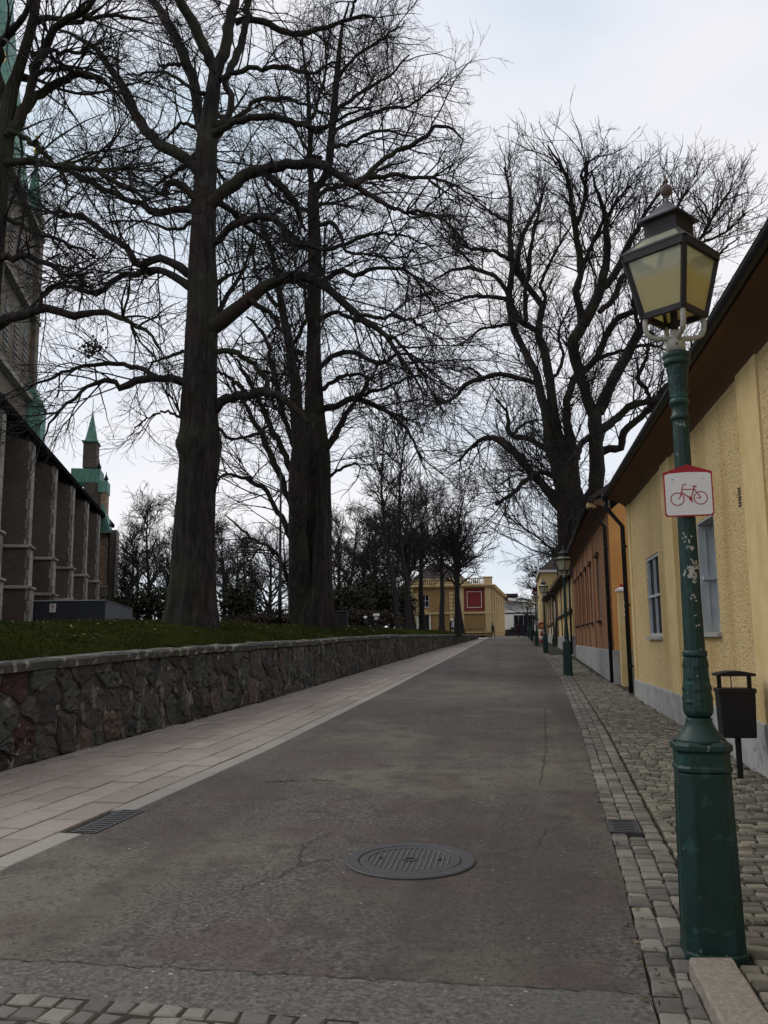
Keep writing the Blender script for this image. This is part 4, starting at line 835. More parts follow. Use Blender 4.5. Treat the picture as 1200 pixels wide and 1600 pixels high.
for (x, Yd, ytop, k, lab) in FT:
    p = at(x, 985, Yd); z = lawn_z(p[0], Yd) if x < 760 else g(Yd); zt = at(x, ytop, Yd)[2]; s = (zt - z) / 14.0
    o = protos[k] if k not in used else copy_tree(protos[k]); used.add(k)
    o.location = (p[0], Yd, z - .1); o.rotation_euler = (0, 0, random.uniform(0, 6.28)); wd = s * (1.0 if k != 1 else .9); o.scale = (wd, wd, s); o['label'] = lab; o['category'] = 'tree'; o['group'] = 'bare trees in the background'

# dark evergreen shrubs and a low beech hedge under the far trees
def shrub(name, lab, c, rad, n, mat, seed, cat='shrub', group='dark shrubs under the far trees', leaf=.10):
    rg = np.random.default_rng(seed); root = thing(name, lab, cat, tuple(c), group=group)
    m = MB()
    for i in range(7):
        a = rg.uniform(0, 6.28); e_ = np.array([math.cos(a) * rad[0] * .6, math.sin(a) * rad[1] * .6, rad[2] * rg.uniform(1.0, 1.7)]); m.tube([np.zeros(3), e_ * .5 + rg.normal(0, .08, 3), e_], [.05, .03, .012], 5)
    m.build('stems', 'far_bark', root)
    q = rg.normal(size=(n, 3)); q /= np.linalg.norm(q, axis=1, keepdims=True); q *= (rg.random((n, 1)) ** .45); cl = rg.normal(0, 1, (26, 3)); cl /= np.linalg.norm(cl, axis=1, keepdims=True)
    q = q * .72 + cl[rg.integers(0, 26, n)] * .3; cc = q * np.array(rad) + np.array([0, 0, rad[2] * .95]); cc[:, 2] = np.abs(cc[:, 2])
    u = rg.normal(size=(n, 3)); u /= np.linalg.norm(u, axis=1, keepdims=True); v = np.cross(u, rg.normal(size=(n, 3))); v /= np.linalg.norm(v, axis=1, keepdims=True); s_ = rg.uniform(.6, 1.2, (n, 1)) * leaf; V = np.zeros((n, 4, 3))
    V[:, 0] = cc - u * s_; V[:, 1] = cc + v * s_ * .6; V[:, 2] = cc + u * s_; V[:, 3] = cc - v * s_ * .6
    link('foliage', np_mesh('foliage', V.reshape(-1, 3), 4, np.arange(n * 4).reshape(-1, 4)), mat, root, kind='stuff'); return root
for i, (x, Yd, yt, rx, lab) in enumerate([(190, 74, 915, 3.2, 'dark evergreen shrub behind the end of the grey hoarding'), (240, 72, 905, 3.0, 'dark evergreen shrub left of the burled trunk foot'), (368, 68, 900, 2.0, 'dark evergreen shrub right of the burled trunk foot'), (400, 90, 935, 4.5, 'wide low dark shrub behind the slim pole'),
       (545, 62, 905, 2.2, 'dark evergreen shrub right behind the lawn litter bin'), (585, 66, 890, 2.4, 'tall dark evergreen shrub behind the white lawn signs'), (612, 72, 905, 2.6, 'dark evergreen shrub left of the museum')]):
    p = at(x, 985, Yd); z = lawn_z(p[0], Yd) - .1; hh = at(x, yt, Yd)[2] - z; shrub('evergreen_shrub', lab, (p[0], Yd, z), (rx, 1.8, hh / 2), 2600, 'shrub_leaf', 60 + i, leaf=.16)
for i, (x, Yd, yt, rx, lab) in enumerate([(425, 60, 955, 4.6, 'long low russet hedge between the two big trunks'), (560, 56, 950, 3.2, 'low russet hedge right of the twin trunk')]):
    p = at(x, 985, Yd); z = lawn_z(p[0], Yd) - .1; hh = at(x, yt, Yd)[2] - z; shrub('beech_hedge', lab, (p[0], Yd, z), (rx, .9, hh / 2), 3000, 'hedge_leaf', 80 + i, 'hedge', 'russet hedges', leaf=.11)

# ------------------------------------------------------------------ building materials
make_mat('roughcast', [(0.25, (0.46, 0.325, 0.145)), (0.5, (0.66, 0.50, 0.25)), (0.75, (0.76, 0.61, 0.34))], scale=22, rough=0.95, bump=1.0, bscale=34, bdist=0.035, detail=8,
         big=[((0.58, 0.40, 0.165), 0.9, 0.50, 0.66, 0.55)], speck=[((0.25, 0.17, 0.075), 17, 0.62, 0.70, 0.75), ((0.30, 0.22, 0.10), 30, 0.62, 0.70, 0.7)], second=[((0.42, 0.27, 0.09), 1.6, 0.52, 0.70, 0.6, (1, 1, 0.10))])
make_mat('smooth_yellow', [(0.3, (0.60, 0.435, 0.19)), (0.7, (0.70, 0.55, 0.29))], scale=3, rough=0.85, bump=0.2, bscale=40, second=[((0.44, 0.27, 0.08), 2.0, 0.52, 0.72, 0.5, (1, 1, 0.15))])
make_mat('plinth_grey', [(0.3, (0.30, 0.30, 0.30)), (0.7, (0.42, 0.42, 0.41))], scale=4, rough=0.9, bump=0.3, bscale=50, speck=[((0.14, 0.135, 0.13), 9, 0.62, 0.72, 0.6)], big=[((0.2, 0.195, 0.185), 1.5, 0.55, 0.7, 0.5)])
make_mat('cove_brown', two((0.085, 0.045, 0.025), (0.13, 0.07, 0.038)), scale=3, rough=0.8, stretch=(1, .3, 1))
flat('black_metal', (0.007, 0.007, 0.009), rough=0.5, spec=0.3, bump=0.1, bscale=40)
flat('matt_black', (0.012, 0.012, 0.013), rough=1.0, spec=0.0)
make_mat('roof_tile', two((0.030, 0.024, 0.022), (0.055, 0.040, 0.035)), scale=5, rough=0.8, bump=0.4, bscale=30)
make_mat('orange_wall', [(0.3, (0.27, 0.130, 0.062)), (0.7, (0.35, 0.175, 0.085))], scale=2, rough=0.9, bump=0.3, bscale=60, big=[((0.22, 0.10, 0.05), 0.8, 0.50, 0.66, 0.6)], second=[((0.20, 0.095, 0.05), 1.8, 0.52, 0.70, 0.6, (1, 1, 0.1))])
make_mat('orange_end', [(0.3, (0.60, 0.28, 0.085)), (0.7, (0.70, 0.36, 0.12))], scale=2, rough=0.9, bump=0.2, bscale=60)  # end wall: brighter than orange_wall, light through the open gap put into the colour
make_mat('ochre', [(0.3, (0.27, 0.165, 0.068)), (0.7, (0.36, 0.23, 0.10))], scale=1.5, rough=0.9, bump=0.2, bscale=20)
make_mat('ochre_light', [(0.3, (0.52, 0.38, 0.19)), (0.7, (0.64, 0.48, 0.26))], scale=2, rough=0.9)
flat('museum_red', (0.22, 0.032, 0.036), rough=0.8)
flat('white_paint', (0.72, 0.71, 0.69), rough=0.6, var=.06)
flat('cream', (0.62, 0.52, 0.36), rough=0.85, var=.1)
flat('frame_grey', (0.42, 0.45, 0.47), rough=0.6, var=.12)
flat('sill', (0.36, 0.36, 0.35), rough=0.6, var=.15)
flat('door_dark', (0.02, 0.018, 0.02), rough=0.5)
make_mat('copper_green', [(0.3, (0.085, 0.20, 0.155)), (0.7, (0.19, 0.36, 0.285))], scale=2.5, rough=0.7, stretch=(3, 3, .5), second=[((0.05, 0.11, 0.09), 2, .5, .7, .6, (3, 3, .3))])
make_mat('church_brick', [(0.3, (0.085, 0.064, 0.053)), (0.55, (0.125, 0.095, 0.077)), (0.8, (0.165, 0.130, 0.105))], scale=3.0, rough=0.95, bump=0.5, bscale=8, stretch=(.7, .7, 4.5), bdist=0.03, big=[((0.055, 0.044, 0.038), 0.35, .5, .65, .6), ((0.12, 0.075, 0.055), .5, .55, .7, .4)])
make_mat('church_brick_pale', [(0.42, (0.20, 0.12, 0.08)), (0.58, (0.40, 0.28, 0.19))], scale=4, rough=0.95, stretch=(.8, .8, 3.5), detail=3)
make_mat('church_stone', [(0.3, (0.20, 0.18, 0.155)), (0.7, (0.38, 0.35, 0.30))], scale=3, rough=0.95, bump=0.4, bscale=6, big=[((0.10, 0.09, 0.08), .7, .5, .65, .6)])
make_mat('tower_stone', [(0.3, (0.10, 0.078, 0.060)), (0.55, (0.15, 0.12, 0.09)), (0.75, (0.16, 0.095, 0.065))], scale=.7, rough=0.95, bump=0.5, bscale=3, stretch=(1, 1, 2.5), big=[((0.14, 0.155, 0.125), .25, .5, .62, .6)])
flat('gold', (0.75, 0.50, 0.12), rough=0.3, metallic=1.0)
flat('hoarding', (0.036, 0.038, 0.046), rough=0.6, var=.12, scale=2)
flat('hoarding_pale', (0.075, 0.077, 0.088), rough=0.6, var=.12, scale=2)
flat('sign_white', (0.74, 0.73, 0.72), rough=0.5, var=.05)
flat('sign_red', (0.36, 0.014, 0.028), rough=0.5, var=.12)
flat('ink', (0.03, 0.03, 0.035), rough=0.6)
gm = bpy.data.materials.new('glass'); gm.use_nodes = True; b_ = gm.node_tree.nodes['Principled BSDF']
tcn = gm.node_tree.nodes.new('ShaderNodeTexNoise'); tcn.inputs['Scale'].default_value = 1.5; rmp = gm.node_tree.nodes.new('ShaderNodeValToRGB'); rmp.color_ramp.elements[0].color = (.010, .011, .016, 1); rmp.color_ramp.elements[1].color = (.022, .022, .028, 1)
gm.node_tree.links.new(tcn.outputs['Fac'], rmp.inputs[0]); gm.node_tree.links.new(rmp.outputs[0], b_.inputs['Base Color']); b_.inputs['IOR'].default_value = 1.10; b_.inputs['Roughness'].default_value = .15; b_.inputs['Specular IOR Level'].default_value = .12; MATS['glass'] = gm

# ------------------------------------------------------------------ nearest house on the right: yellow roughcast, level plinth and eaves on rising ground
YB = thing('yellow_house', 'low yellow roughcast house with coved brown eaves right beside the green lamp', 'house', (2.57, 19.92, 0.0)); ox, oy = 2.57, 19.92
fy = lambda u, z, d: (2.57 + d - ox, u - oy, z)
wins = [(16.02, 17.5, 1.62, 3.12), (11.55, 12.6, 1.66, 3.18), (4.8, 6.0, 1.62, 3.12), (0.6, 1.8, 1.62, 3.12)]
m = MB(); wall_face(m, -8, 19.92, .68, 4.52, wins, .30, fy); m.build('wall', 'roughcast', YB)
m = MB(); m.box(0, 8, -.3, 0, .68, 4.52); m.box(.35, 8, -27.92, -.31, .68, 4.5); m.build('inner_block', 'roughcast', YB)
q = MB(); lo = [(-.045, -28, -.4), (8, -28, -.4), (8, .04, -.4), (-.045, .04, -.4)]; q.hexa(lo, [(x, y, .70) for x, y, z in lo]); q.build('plinth', 'plinth_grey', YB, bevel=.02)
for (a, b) in ((14.35, 15.25), (9.15, 9.95), (19.45, 19.925), (2.6, 3.4)): q = MB(); fbox(q, a, b, .69, 4.515, -.025, .02, fy); q.build('pilaster_strip', 'smooth_yellow', YB, bevel=.006)
window(YB, *wins[0], fy, .055, mull=1, rails=1, fw=.055, sillmat='sill', mw=.024)
w2 = window(YB, *wins[1], fy, .24, mull=1, rails=1, fw=.10, mw=.05)
q = MB(); fbox(q, 12.575, 12.598, 1.661, 3.179, .004, .235, fy); fbox(q, 11.552, 11.575, 1.661, 3.179, .004, .235, fy); fbox(q, 11.576, 12.574, 3.155, 3.178, .004, .235, fy); q.build('reveal_lining', 'frame_grey', w2)
q = MB(); fbox(q, 12.50, 12.574, 2.38, 2.44, .03, .2, fy); fbox(q, 12.555, 12.574, 1.75, 3.08, .09, .11, fy); q.build('casement_edge', 'frame_grey', w2)
for wv in wins[2:]: window(YB, *wv, fy, .13, fw=.10, mw=.05)
q = MB()
for k in range(7): pass
for k in range(7): v = MB(); fbox(v, 10.14, 10.25, 3.06 + k * .033, 3.078 + k * .033, -.006, .02, fy); v.build('vent_slot', 'black_metal', YB)
# coved eaves
prof = [(0, 4.50), (-.04, 4.56), (-.14, 4.63), (-.28, 4.69), (-.42, 4.72), (-.42, 4.80), (.05, 4.86), (.05, 4.50)]
q = MB(); q.prism([(x, -28, z) for x, z in prof], (0, 28.10, 0)); q.build('coved_eaves', 'cove_brown', YB)
gutp = [(-.40 - .065 + .065 * math.cos(a), 4.80 + .065 * math.sin(a)) for a in np.linspace(math.pi, 2 * math.pi, 9)]
q = MB(); vs = []; 
for y in (-28, .18): vs += [(x, y, z) for x, z in gutp] + [(x * 1 + (.006 if x < -.465 else -.006), y, z + .006) for x, z in gutp[::-1]]
n = len(vs) // 2; q.add(vs, [(i, (i + 1) % n, n + (i + 1) % n, n + i) for i in range(n)] + [tuple(range(n)), tuple(range(n, 2 * n))]); q.build('gutter', 'black_metal', YB)
rf_ = MB(); rf_.prism([(-.50, -28.1, 4.865), (3.9, -28.1, 7.9), (8.5, -28.1, 4.9), (8.4, -28.1, 4.82), (3.9, -28.1, 7.74), (-.42, -28.1, 4.82)], (0, 28.35, 0)); RF = rf_.build('roof', 'roof_tile', YB)
q = MB(); q.prism([(0.05, -.32, 4.5), (7.9, -.32, 4.5), (7.9, -.32, 4.9), (3.9, -.32, 7.7), (.05, -.32, 4.83)], (0, .3, 0)); q.build('gable', 'roughcast', YB)
dp = MB(); dp.tube([(-.46, -.03, 4.76), (-.46, -.03, 4.52), (-.12, -.05, 4.08), (-.11, -.05, .40)], .05, 12); D = dp.build('downpipe', 'black_metal', YB)
for z in (3.6, 2.3, .95): q = MB(); q.lathe([(.058, z), (.058, z + .05)], 12, 0, (-.11, -.05)); q.box(-.06, .02, -.065, -.035, z + .01, z + .04); q.build('pipe_bracket', 'black_metal', D)
q = MB(); q.lathe([(.055, 4.66), (.085, 4.78), (.085, 4.83)], 12, 0, (-.46, -.03)); q.build('hopper', 'black_metal', D)
for k, z in enumerate((2.35, 2.2, 2.08)): q = MB(); q.box(-.172, -.162, -.075, -.03, z, z + .055); q.build('sticker', 'sign_white', D)

# gate pier in the gap
GP = thing('gate_pier', 'slim pale yellow gate pier with cap between yellow and orange houses', 'pier', (2.80, 23.55, g(23.5)))
q = MB(); q.box(-.11, .11, -.12, .12, -.2, 2.40); q.build('shaft', 'smooth_yellow', GP, bevel=.01)
q = MB(); q.box(-.15, .15, -.16, .16, 2.401, 2.46); q.hexa([(-.15, -.16, 2.461), (.15, -.16, 2.461), (.15, .16, 2.461), (-.15, .16, 2.461)], [(-.04, -.04, 2.52), (.04, -.04, 2.52), (.04, .04, 2.52), (-.04, .04, 2.52)]); q.build('cap', 'white_paint', GP, bevel=.008)
q = MB(); q.lathe([(.03, 2.52), (.055, 2.55), (.03, 2.60), (.0, 2.62)], 10); q.build('finial', 'sign_red', GP)

# ------------------------------------------------------------------ orange house
def rothouse(name, lab, x0, y0, x1, y1, cat='house'):
    a = -math.atan2(x1 - x0, y1 - y0); t = thing(name, lab, cat, (x0, y0, 0), a); return t, math.hypot(x1 - x0, y1 - y0)
OB, L = rothouse('orange_house', 'long orange-brown plastered house with row of narrow windows beyond the yellow house', 2.60, 24.1, 2.88, 42.9)
fo = lambda u, z, d: (d, u, z)
ow = [(y - 24.1, y - 24.1 + .95, 2.14, 4.16) for y in (27.9, 31.2, 33.6, 36.2, 38.6, 40.9)]
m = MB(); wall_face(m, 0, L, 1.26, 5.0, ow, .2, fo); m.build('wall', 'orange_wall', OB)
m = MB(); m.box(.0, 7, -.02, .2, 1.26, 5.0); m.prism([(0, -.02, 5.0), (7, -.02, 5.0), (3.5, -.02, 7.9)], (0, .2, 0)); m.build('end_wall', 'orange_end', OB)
m = MB(); m.box(.22, 7, .21, L - .01, 1.26, 5.0); m.build('inner_block', 'orange_wall', OB)
m = MB(); m.box(-.05, 7, -.06, L + .03, -.2, 1.27); m.build('plinth', 'plinth_grey', OB, bevel=.02)
for i, wv in enumerate(ow):
    window(OB, *wv, fo, .10, frame='frame_grey', mull=1, rails=2, fw=.07, sillmat='black_metal', proud=.12)
    q = MB(); fbox(q, wv[0] - .1, wv[1] + .1, wv[3] + .02, wv[3] + .12, -.09, .03, fo); q.build('drip_moulding', 'cove_brown', OB)
us = [0] + [w[1] + (ow[i + 1][0] - w[1]) / 2 if i < 5 else L - .3 for i, w in enumerate(ow)]
for u in us: q = MB(); fbox(q, u + .02, u + .32, 1.275, 4.99, -.035, .01, fo); q.build('pilaster_strip', 'orange_wall', OB)
prof = [(0, 4.98), (-.05, 5.06), (-.18, 5.16), (-.40, 5.22), (-.40, 5.32), (.05, 5.40), (.05, 4.98)]
q = MB(); q.prism([(x, -.25, z) for x, z in prof], (0, L + .5, 0)); q.build('coved_eaves', 'cove_brown', OB)
q = MB(); q.tube([(-.46, -.32, 5.33), (-.46, L + .3, 5.33)], .065, 12); q.build('gutter', 'black_metal', OB)
q = MB(); q.prism([(-.50, -.30, 5.40), (3.5, -.30, 8.1), (7.5, -.30, 5.40), (7.4, -.30, 5.33), (3.5, -.30, 7.95), (-.4, -.30, 5.33)], (0, L + .6, 0)); ROF = q.build('roof', 'roof_tile', OB)
q = MB(); q.tube([(-.46, .02, 5.30), (-.46, .02, 5.05), (-.10, .05, 4.62), (-.09, .05, .42)], .052, 12); D = q.build('downpipe', 'black_metal', OB)
for z in (4.0, 2.6, 1.4): q = MB(); q.lathe([(.06, z), (.06, z + .05)], 12, 0, (-.09, .05)); q.build('pipe_bracket', 'black_metal', D)
q = MB(); q.box(-.55, -.30, -.12, .16, 5.14, 5.28); q.build('eaves_corbel', 'ochre_light', OB, bevel=.02)
# ------------------------------------------------------------------ yellow house with black band, then cream house, yard wall, gabled house
HB, L = rothouse('banded_house', 'yellow house with black mid-height band and downpipe beyond the orange house', 2.86, 44.6, 2.88, 61.4)
hw = [(u, u + 1.1, 3.25, 4.3) for u in (3, 7.5, 12)]
m = MB(); wall_face(m, 0, L, 1.7, 4.65, hw, .15, fo); m.box(.0, 1.0, 0, .2, 1.7, 4.65); m.box(.2, 2.2, .21, L, 1.7, 4.6); m.build('wall', 'smooth_yellow', HB)
for wv in hw: window(HB, *wv, fo, .08, frame='white_paint', fw=.06)
m = MB(); m.box(-.05, 2.2, -.04, L + .02, -.1, 1.71); m.build('plinth', 'plinth_grey', HB)
m = MB(); m.prism([(-.02, 0, 2.86), (-.16, 0, 2.90), (-.16, 0, 2.98), (-.02, 0, 3.08)], (0, L, 0)); m.build('band', 'black_metal', HB)
for u in (1.2, 5.6, 10, 15): q = MB(); q.box(-.06, .0, u, u + .32, 1.715, 2.85); q.box(-.06, 0, u, u + .32, 3.09, 4.64); q.build('timber_post', 'cove_brown', HB)
m = MB(); m.prism([(0, -.2, 4.65), (-.42, -.2, 4.82), (-.46, -.2, 5.05), (2.3, -.2, 6.2), (2.3, -.2, 4.65)], (0, L + .35, 0)); m.build('roof', 'roof_tile', HB)
m = MB(); m.box(-.48, -.425, -.2, L + .1, 4.80, 5.03); m.build('fascia', 'cove_brown', HB)
q = MB(); q.tube([(-.44, L - .6, 4.8), (-.44, L - .6, 4.6), (-.08, L - .6, 4.2), (-.08, L - .6, 1.2)], .05, 10); q.build('downpipe', 'black_metal', HB)
q = MB(); q.tube([(-.10, .12, 4.7), (-.10, .12, .8)], .055, 10); q.build('downpipe', 'black_metal', HB)
YW = thing('yard_wall', 'plain cream yard wall closing the gap before the cream house', 'wall', (2.90, 61.6, g(61.6)))
q = MB(); q.box(0, .25, 0, 4.9, -.1, 3.3); q.build('wall', 'cream', YW); q = MB(); q.box(-.06, .31, 0, 4.9, 3.301, 3.42); q.build('coping', 'roof_tile', YW)
CB, L = rothouse('cream_house', 'cream rendered low house with arched recess far along the right side', 2.88, 66.6, 2.86, 79.4)
m = MB(); wall_face(m, 0, L, 1.9, 4.8, [(1, 4.2, 2.9, 4.55), (6, 9, 2.9, 4.5)], .12, fo); m.box(.12, 6, .0, L, 1.9, 4.8); m.build('wall', 'cream', CB)
m = MB(); m.box(-.04, 6, -.03, L, 0, 1.91); m.build('plinth', 'plinth_grey', CB)
for u in (.2, 4.6, 9.6): q = MB(); q.box(-.07, 0, u, u + .45, 1.915, 4.79); q.build('timber_post', 'cove_brown', CB)
m = MB(); m.box(-.12, 0, 0, L, 2.62, 2.84); m.build('band', 'cove_brown', CB)
m = MB(); m.prism([(0, -.3, 4.8), (-.45, -.3, 4.9), (-.48, -.3, 5.05), (3, -.3, 6.8), (6.2, -.3, 4.8)], (0, L + .3, 0)); m.build('roof', 'roof_tile', CB)
GH = thing('gabled_house', 'taller pale yellow house with white cornice and dark roof behind the lamps', 'house', (2.45, 80.0, g(80)), 0); gz = g(80)
m = MB(); m.box(0, 7, 0, 14, -.1, 7.55 - gz); m.build('wall', 'smooth_yellow', GH)
for k in range(2):
    for j in range(2): window(GH, 1.1 + k * 2.2, 2.0 + k * 2.2, 1.3 + j * 2.6, 2.8 + j * 2.6, lambda u, z, d: (u, d, z), -.02, frame='white_paint', mull=1, rails=1)
m = MB(); m.box(-.25, 7.2, -.3, 14.2, 7.551 - gz, 7.75 - gz); m.build('cornice', 'white_paint', GH)
m = MB(); m.hexa([(-.2, -.25, 7.76 - gz), (7.2, -.25, 7.76 - gz), (7.2, 14.2, 7.76 - gz), (-.2, 14.2, 7.76 - gz)], [(1.4, 1.2, 9.2 - gz), (5.6, 1.2, 9.2 - gz), (5.6, 12.8, 9.2 - gz), (1.4, 12.8, 9.2 - gz)]); rfo = m.build('roof', 'roof_tile', GH)
m = MB(); m.box(1.1, 2.0, 1.5, 2.3, 8.6 - gz, 9.9 - gz); m.build('chimney', 'roof_tile', rfo)
m = MB(); m.prism([(1.5, -.2, 7.75 - gz), (3.3, -.2, 7.75 - gz), (2.4, -.2, 8.7 - gz)], (0, .9, 0)); m.build('dormer', 'white_paint', rfo)
FB = thing('far_white_house', 'narrow white house wall at the far end of the right side', 'house', (2.35, 97.0, g(97)))
m = MB(); m.box(0, 6, 0, 12, -.1, 5.4); m.build('wall', 'white_paint', FB); m = MB(); m.prism([(-.3, -.2, 5.4), (6.3, -.2, 5.4), (3, -.2, 7.4)], (0, 12.3, 0)); m.build('roof', 'sign_red', FB)
for j in range(3): window(FB, 1.5 + j * 3.4, 2.6 + j * 3.4, 1.6, 3.2, lambda u, z, d: (d, u, z), -.02, frame='frame_grey')

# ------------------------------------------------------------------ museum at the end of the street
MU = thing('museum', 'ochre museum with red panels, rusticated strips and balustrade at the end of the street', 'museum', (-3.0, 115.0, 1.95), -.04)
# local: x leftwards negative along the front, y into the building
HT = 6.45
m = MB(); fm = lambda u, z, d: (u, d, z)
wall_face(m, -12.5, 0, 0, HT, [(-9.95 + .15, -8.0 + .2 - .45, 0, 2.75), (-9.3, -8.3, 3.9, 5.6), (-6.2 + 2.9 - .3, -.95, 3.3, 6.3), (-12.0, -10.9, 3.3, 6.3)], .25, fm)
m.build('front_wall', 'ochre', MU)
m = MB(); wall_face(m, 0, 31, 0, 6.25, [(2.2 + k * 4.6, 4.6 + k * 4.6, 2.2, 5.2) for k in range(6)], .3, lambda u, z, d: (-d - .002, u, z)); m.build('side_wall', 'ochre', MU)
m = MB(); m.box(-12.4, -.35, .35, 31, 0, 6.2); m.build('inner_block', 'ochre', MU)
for k in range(6): window(MU, 2.2 + k * 4.6, 4.6 + k * 4.6, 2.2, 5.2, lambda u, z, d: (-d, u, z), .2, frame='ochre_light', mull=1, rails=2, fw=.12, mw=.1)
for a, b in ((-3.6, -.95), (-12.0, -10.9)):
    q = MB(); q.box(a, b, .12, .24, 3.3, 6.3); P_ = q.build('red_panel', 'museum_red', MU)
    q = MB(); w_ = .07; a2, b2, c2, d2 = a + .35, b - .35, 3.75, 5.9
    for r in ((a2, a2 + w_, c2, d2), (b2 - w_, b2, c2, d2), (a2 + w_, b2 - w_, c2, c2 + w_), (a2 + w_, b2 - w_, d2 - w_, d2)): q.box(r[0], r[1], .08, .119, r[2], r[3])
    q.build('white_frame', 'white_paint', P_)
for a, b in ((-4.25, -3.65), (-.85, -.02), (-10.85, -10.4)): q = MB(); q.box(a, b, -.12, -.002, .5, 6.44); q.build('pilaster', 'ochre_light', MU)
for a in (-5.55, -4.95, -11.9 + 1.6):
    for k in range(11): q = MB(); q.box(a, a + .48, -.14, -.003, .5 + k * .5, .5 + k * .5 + .40); q.build('rustic_block', 'ochre_light', MU)
for z0, z1, d in ((2.95, 3.2, .16), (.45, .62, .12), (6.45, 6.62, .35), (6.621, 6.75, .55)): q = MB(); q.box(-12.6 - d * .3, d, -d, .0 if z1 < 6 else 31, z0, z1); q.build('string_course' if z1 < 6 else 'cornice', 'ochre_light', MU)
q = MB(); q.box(-9.7, -8.35, .1, .2, 0, 2.7); q.build('door', 'door_dark', MU)
q = MB(); q.prism([(-10.1, -.35, 2.95), (-7.95, -.35, 2.95), (-9.02, -.35, 3.75)], (0, .34, 0)); q.build('pediment', 'ochre_light', MU)
for a in (-9.95, -8.3): q = MB(); q.box(a, a + .2, -.2, -.004, 0, 2.94); q.build('door_jamb', 'white_paint', MU)
window(MU, -9.3, -8.3, 3.9, 5.6, fm, .12, frame='white_paint', mull=1, rails=1)
q = MB(); q.box(-12.5, -1.02, -.05, .25, 6.76, 6.9); q.box(-12.5, -1.02, -.05, .25, 7.55, 7.68); q.box(-1.0, .10, -.14, 1.0, 6.76, 7.62); q.box(-1.05, .18, -.22, 1.08, 7.681, 7.82)
q.build('parapet', 'ochre_light', MU)
for k in range(40): q = MB(); q.lathe([(.06, 6.9), (.1, 7.1), (.05, 7.35), (.07, 7.55)], 6, 0, (-12.3 + k * .285, .1)); q.build('baluster', 'ochre_light', MU)
q = MB(); q.hexa([(-12.0, 1.6, 6.75), (-3.4, 1.6, 6.75), (-3.4, 30, 6.75), (-12.0, 30, 6.75)], [(-8.6, 5, 10.2), (-6.6, 5, 10.2), (-6.6, 24, 10.2), (-8.6, 24, 10.2)]); q.build('roof', 'roof_tile', MU)
for k in range(7): q = MB(); q.box(.002, .16, 1.05 + k * 4.6 - .45, 1.05 + k * 4.6 + .45, .62, 6.24); q.build('side_pilaster', 'ochre_light', MU)
q = MB(); q.box(.002, .14, .3, 30.5, 5.5, 5.7); q.build('string_course', 'ochre', MU)
# ------------------------------------------------------------------ modern block beyond
MO = thing('modern_block', 'white modern block with slanting roof, glass band and dark shopfront behind the museum', 'building', (-2.6, 150.0, g(115))); mz = g(115)
q = MB(); q.box(0, 7.5, 0, 10, 0, 4.2); q.box(0, 7.5, .3, 10, 4.201, 6.2); q.build('wall', 'white_paint', MO)
q = MB(); q.prism([(-.3, -1, 6.3), (7.6, -1, 5.3), (7.6, -1, 5.9), (-.3, -1, 6.9)], (0, 11, 0)); q.build('slanting_roof', 'roof_tile', MO)
q = MB(); q.prism([(1.5, -1.05, 6.1), (7.6, -1.05, 5.42), (7.6, -1.05, 5.8), (1.5, -1.05, 6.55)], (0, .045, 0)); q.build('roof_edge_panel', 'white_paint', MO)
q = MB(); q.box(-.2, 3.2, 2, 8, 6.95, 7.4); q.build('roof_box', 'roof_tile', MO)
for k in range(9): q = MB(); q.box(.1 + k * .44, .1 + k * .44 + .38, .2, .29, 4.5, 5.7); q.build('glass_pane', 'frame_grey', MO)
for k in range(6): q = MB(); q.box(2.4 + k * .8, 2.4 + k * .8 + .74, -.08, -.002, 1.6, 3.6); q.build('shop_pane', 'glass', MO)
q = MB(); q.box(1.8, 7.5, -1.2, -.1, 1.25, 1.55); q.build('awning', 'black_metal', MO)
q = MB(); q.box(-.1, 7.5, -.1, -.003, 3.85, 4.05); q.build('ledge', 'black_metal', MO)
q = MB(); q.box(.3, 7.4, -.06, -.004, 0.05, 1.2); q.build('dark_base', 'door_dark', MO)

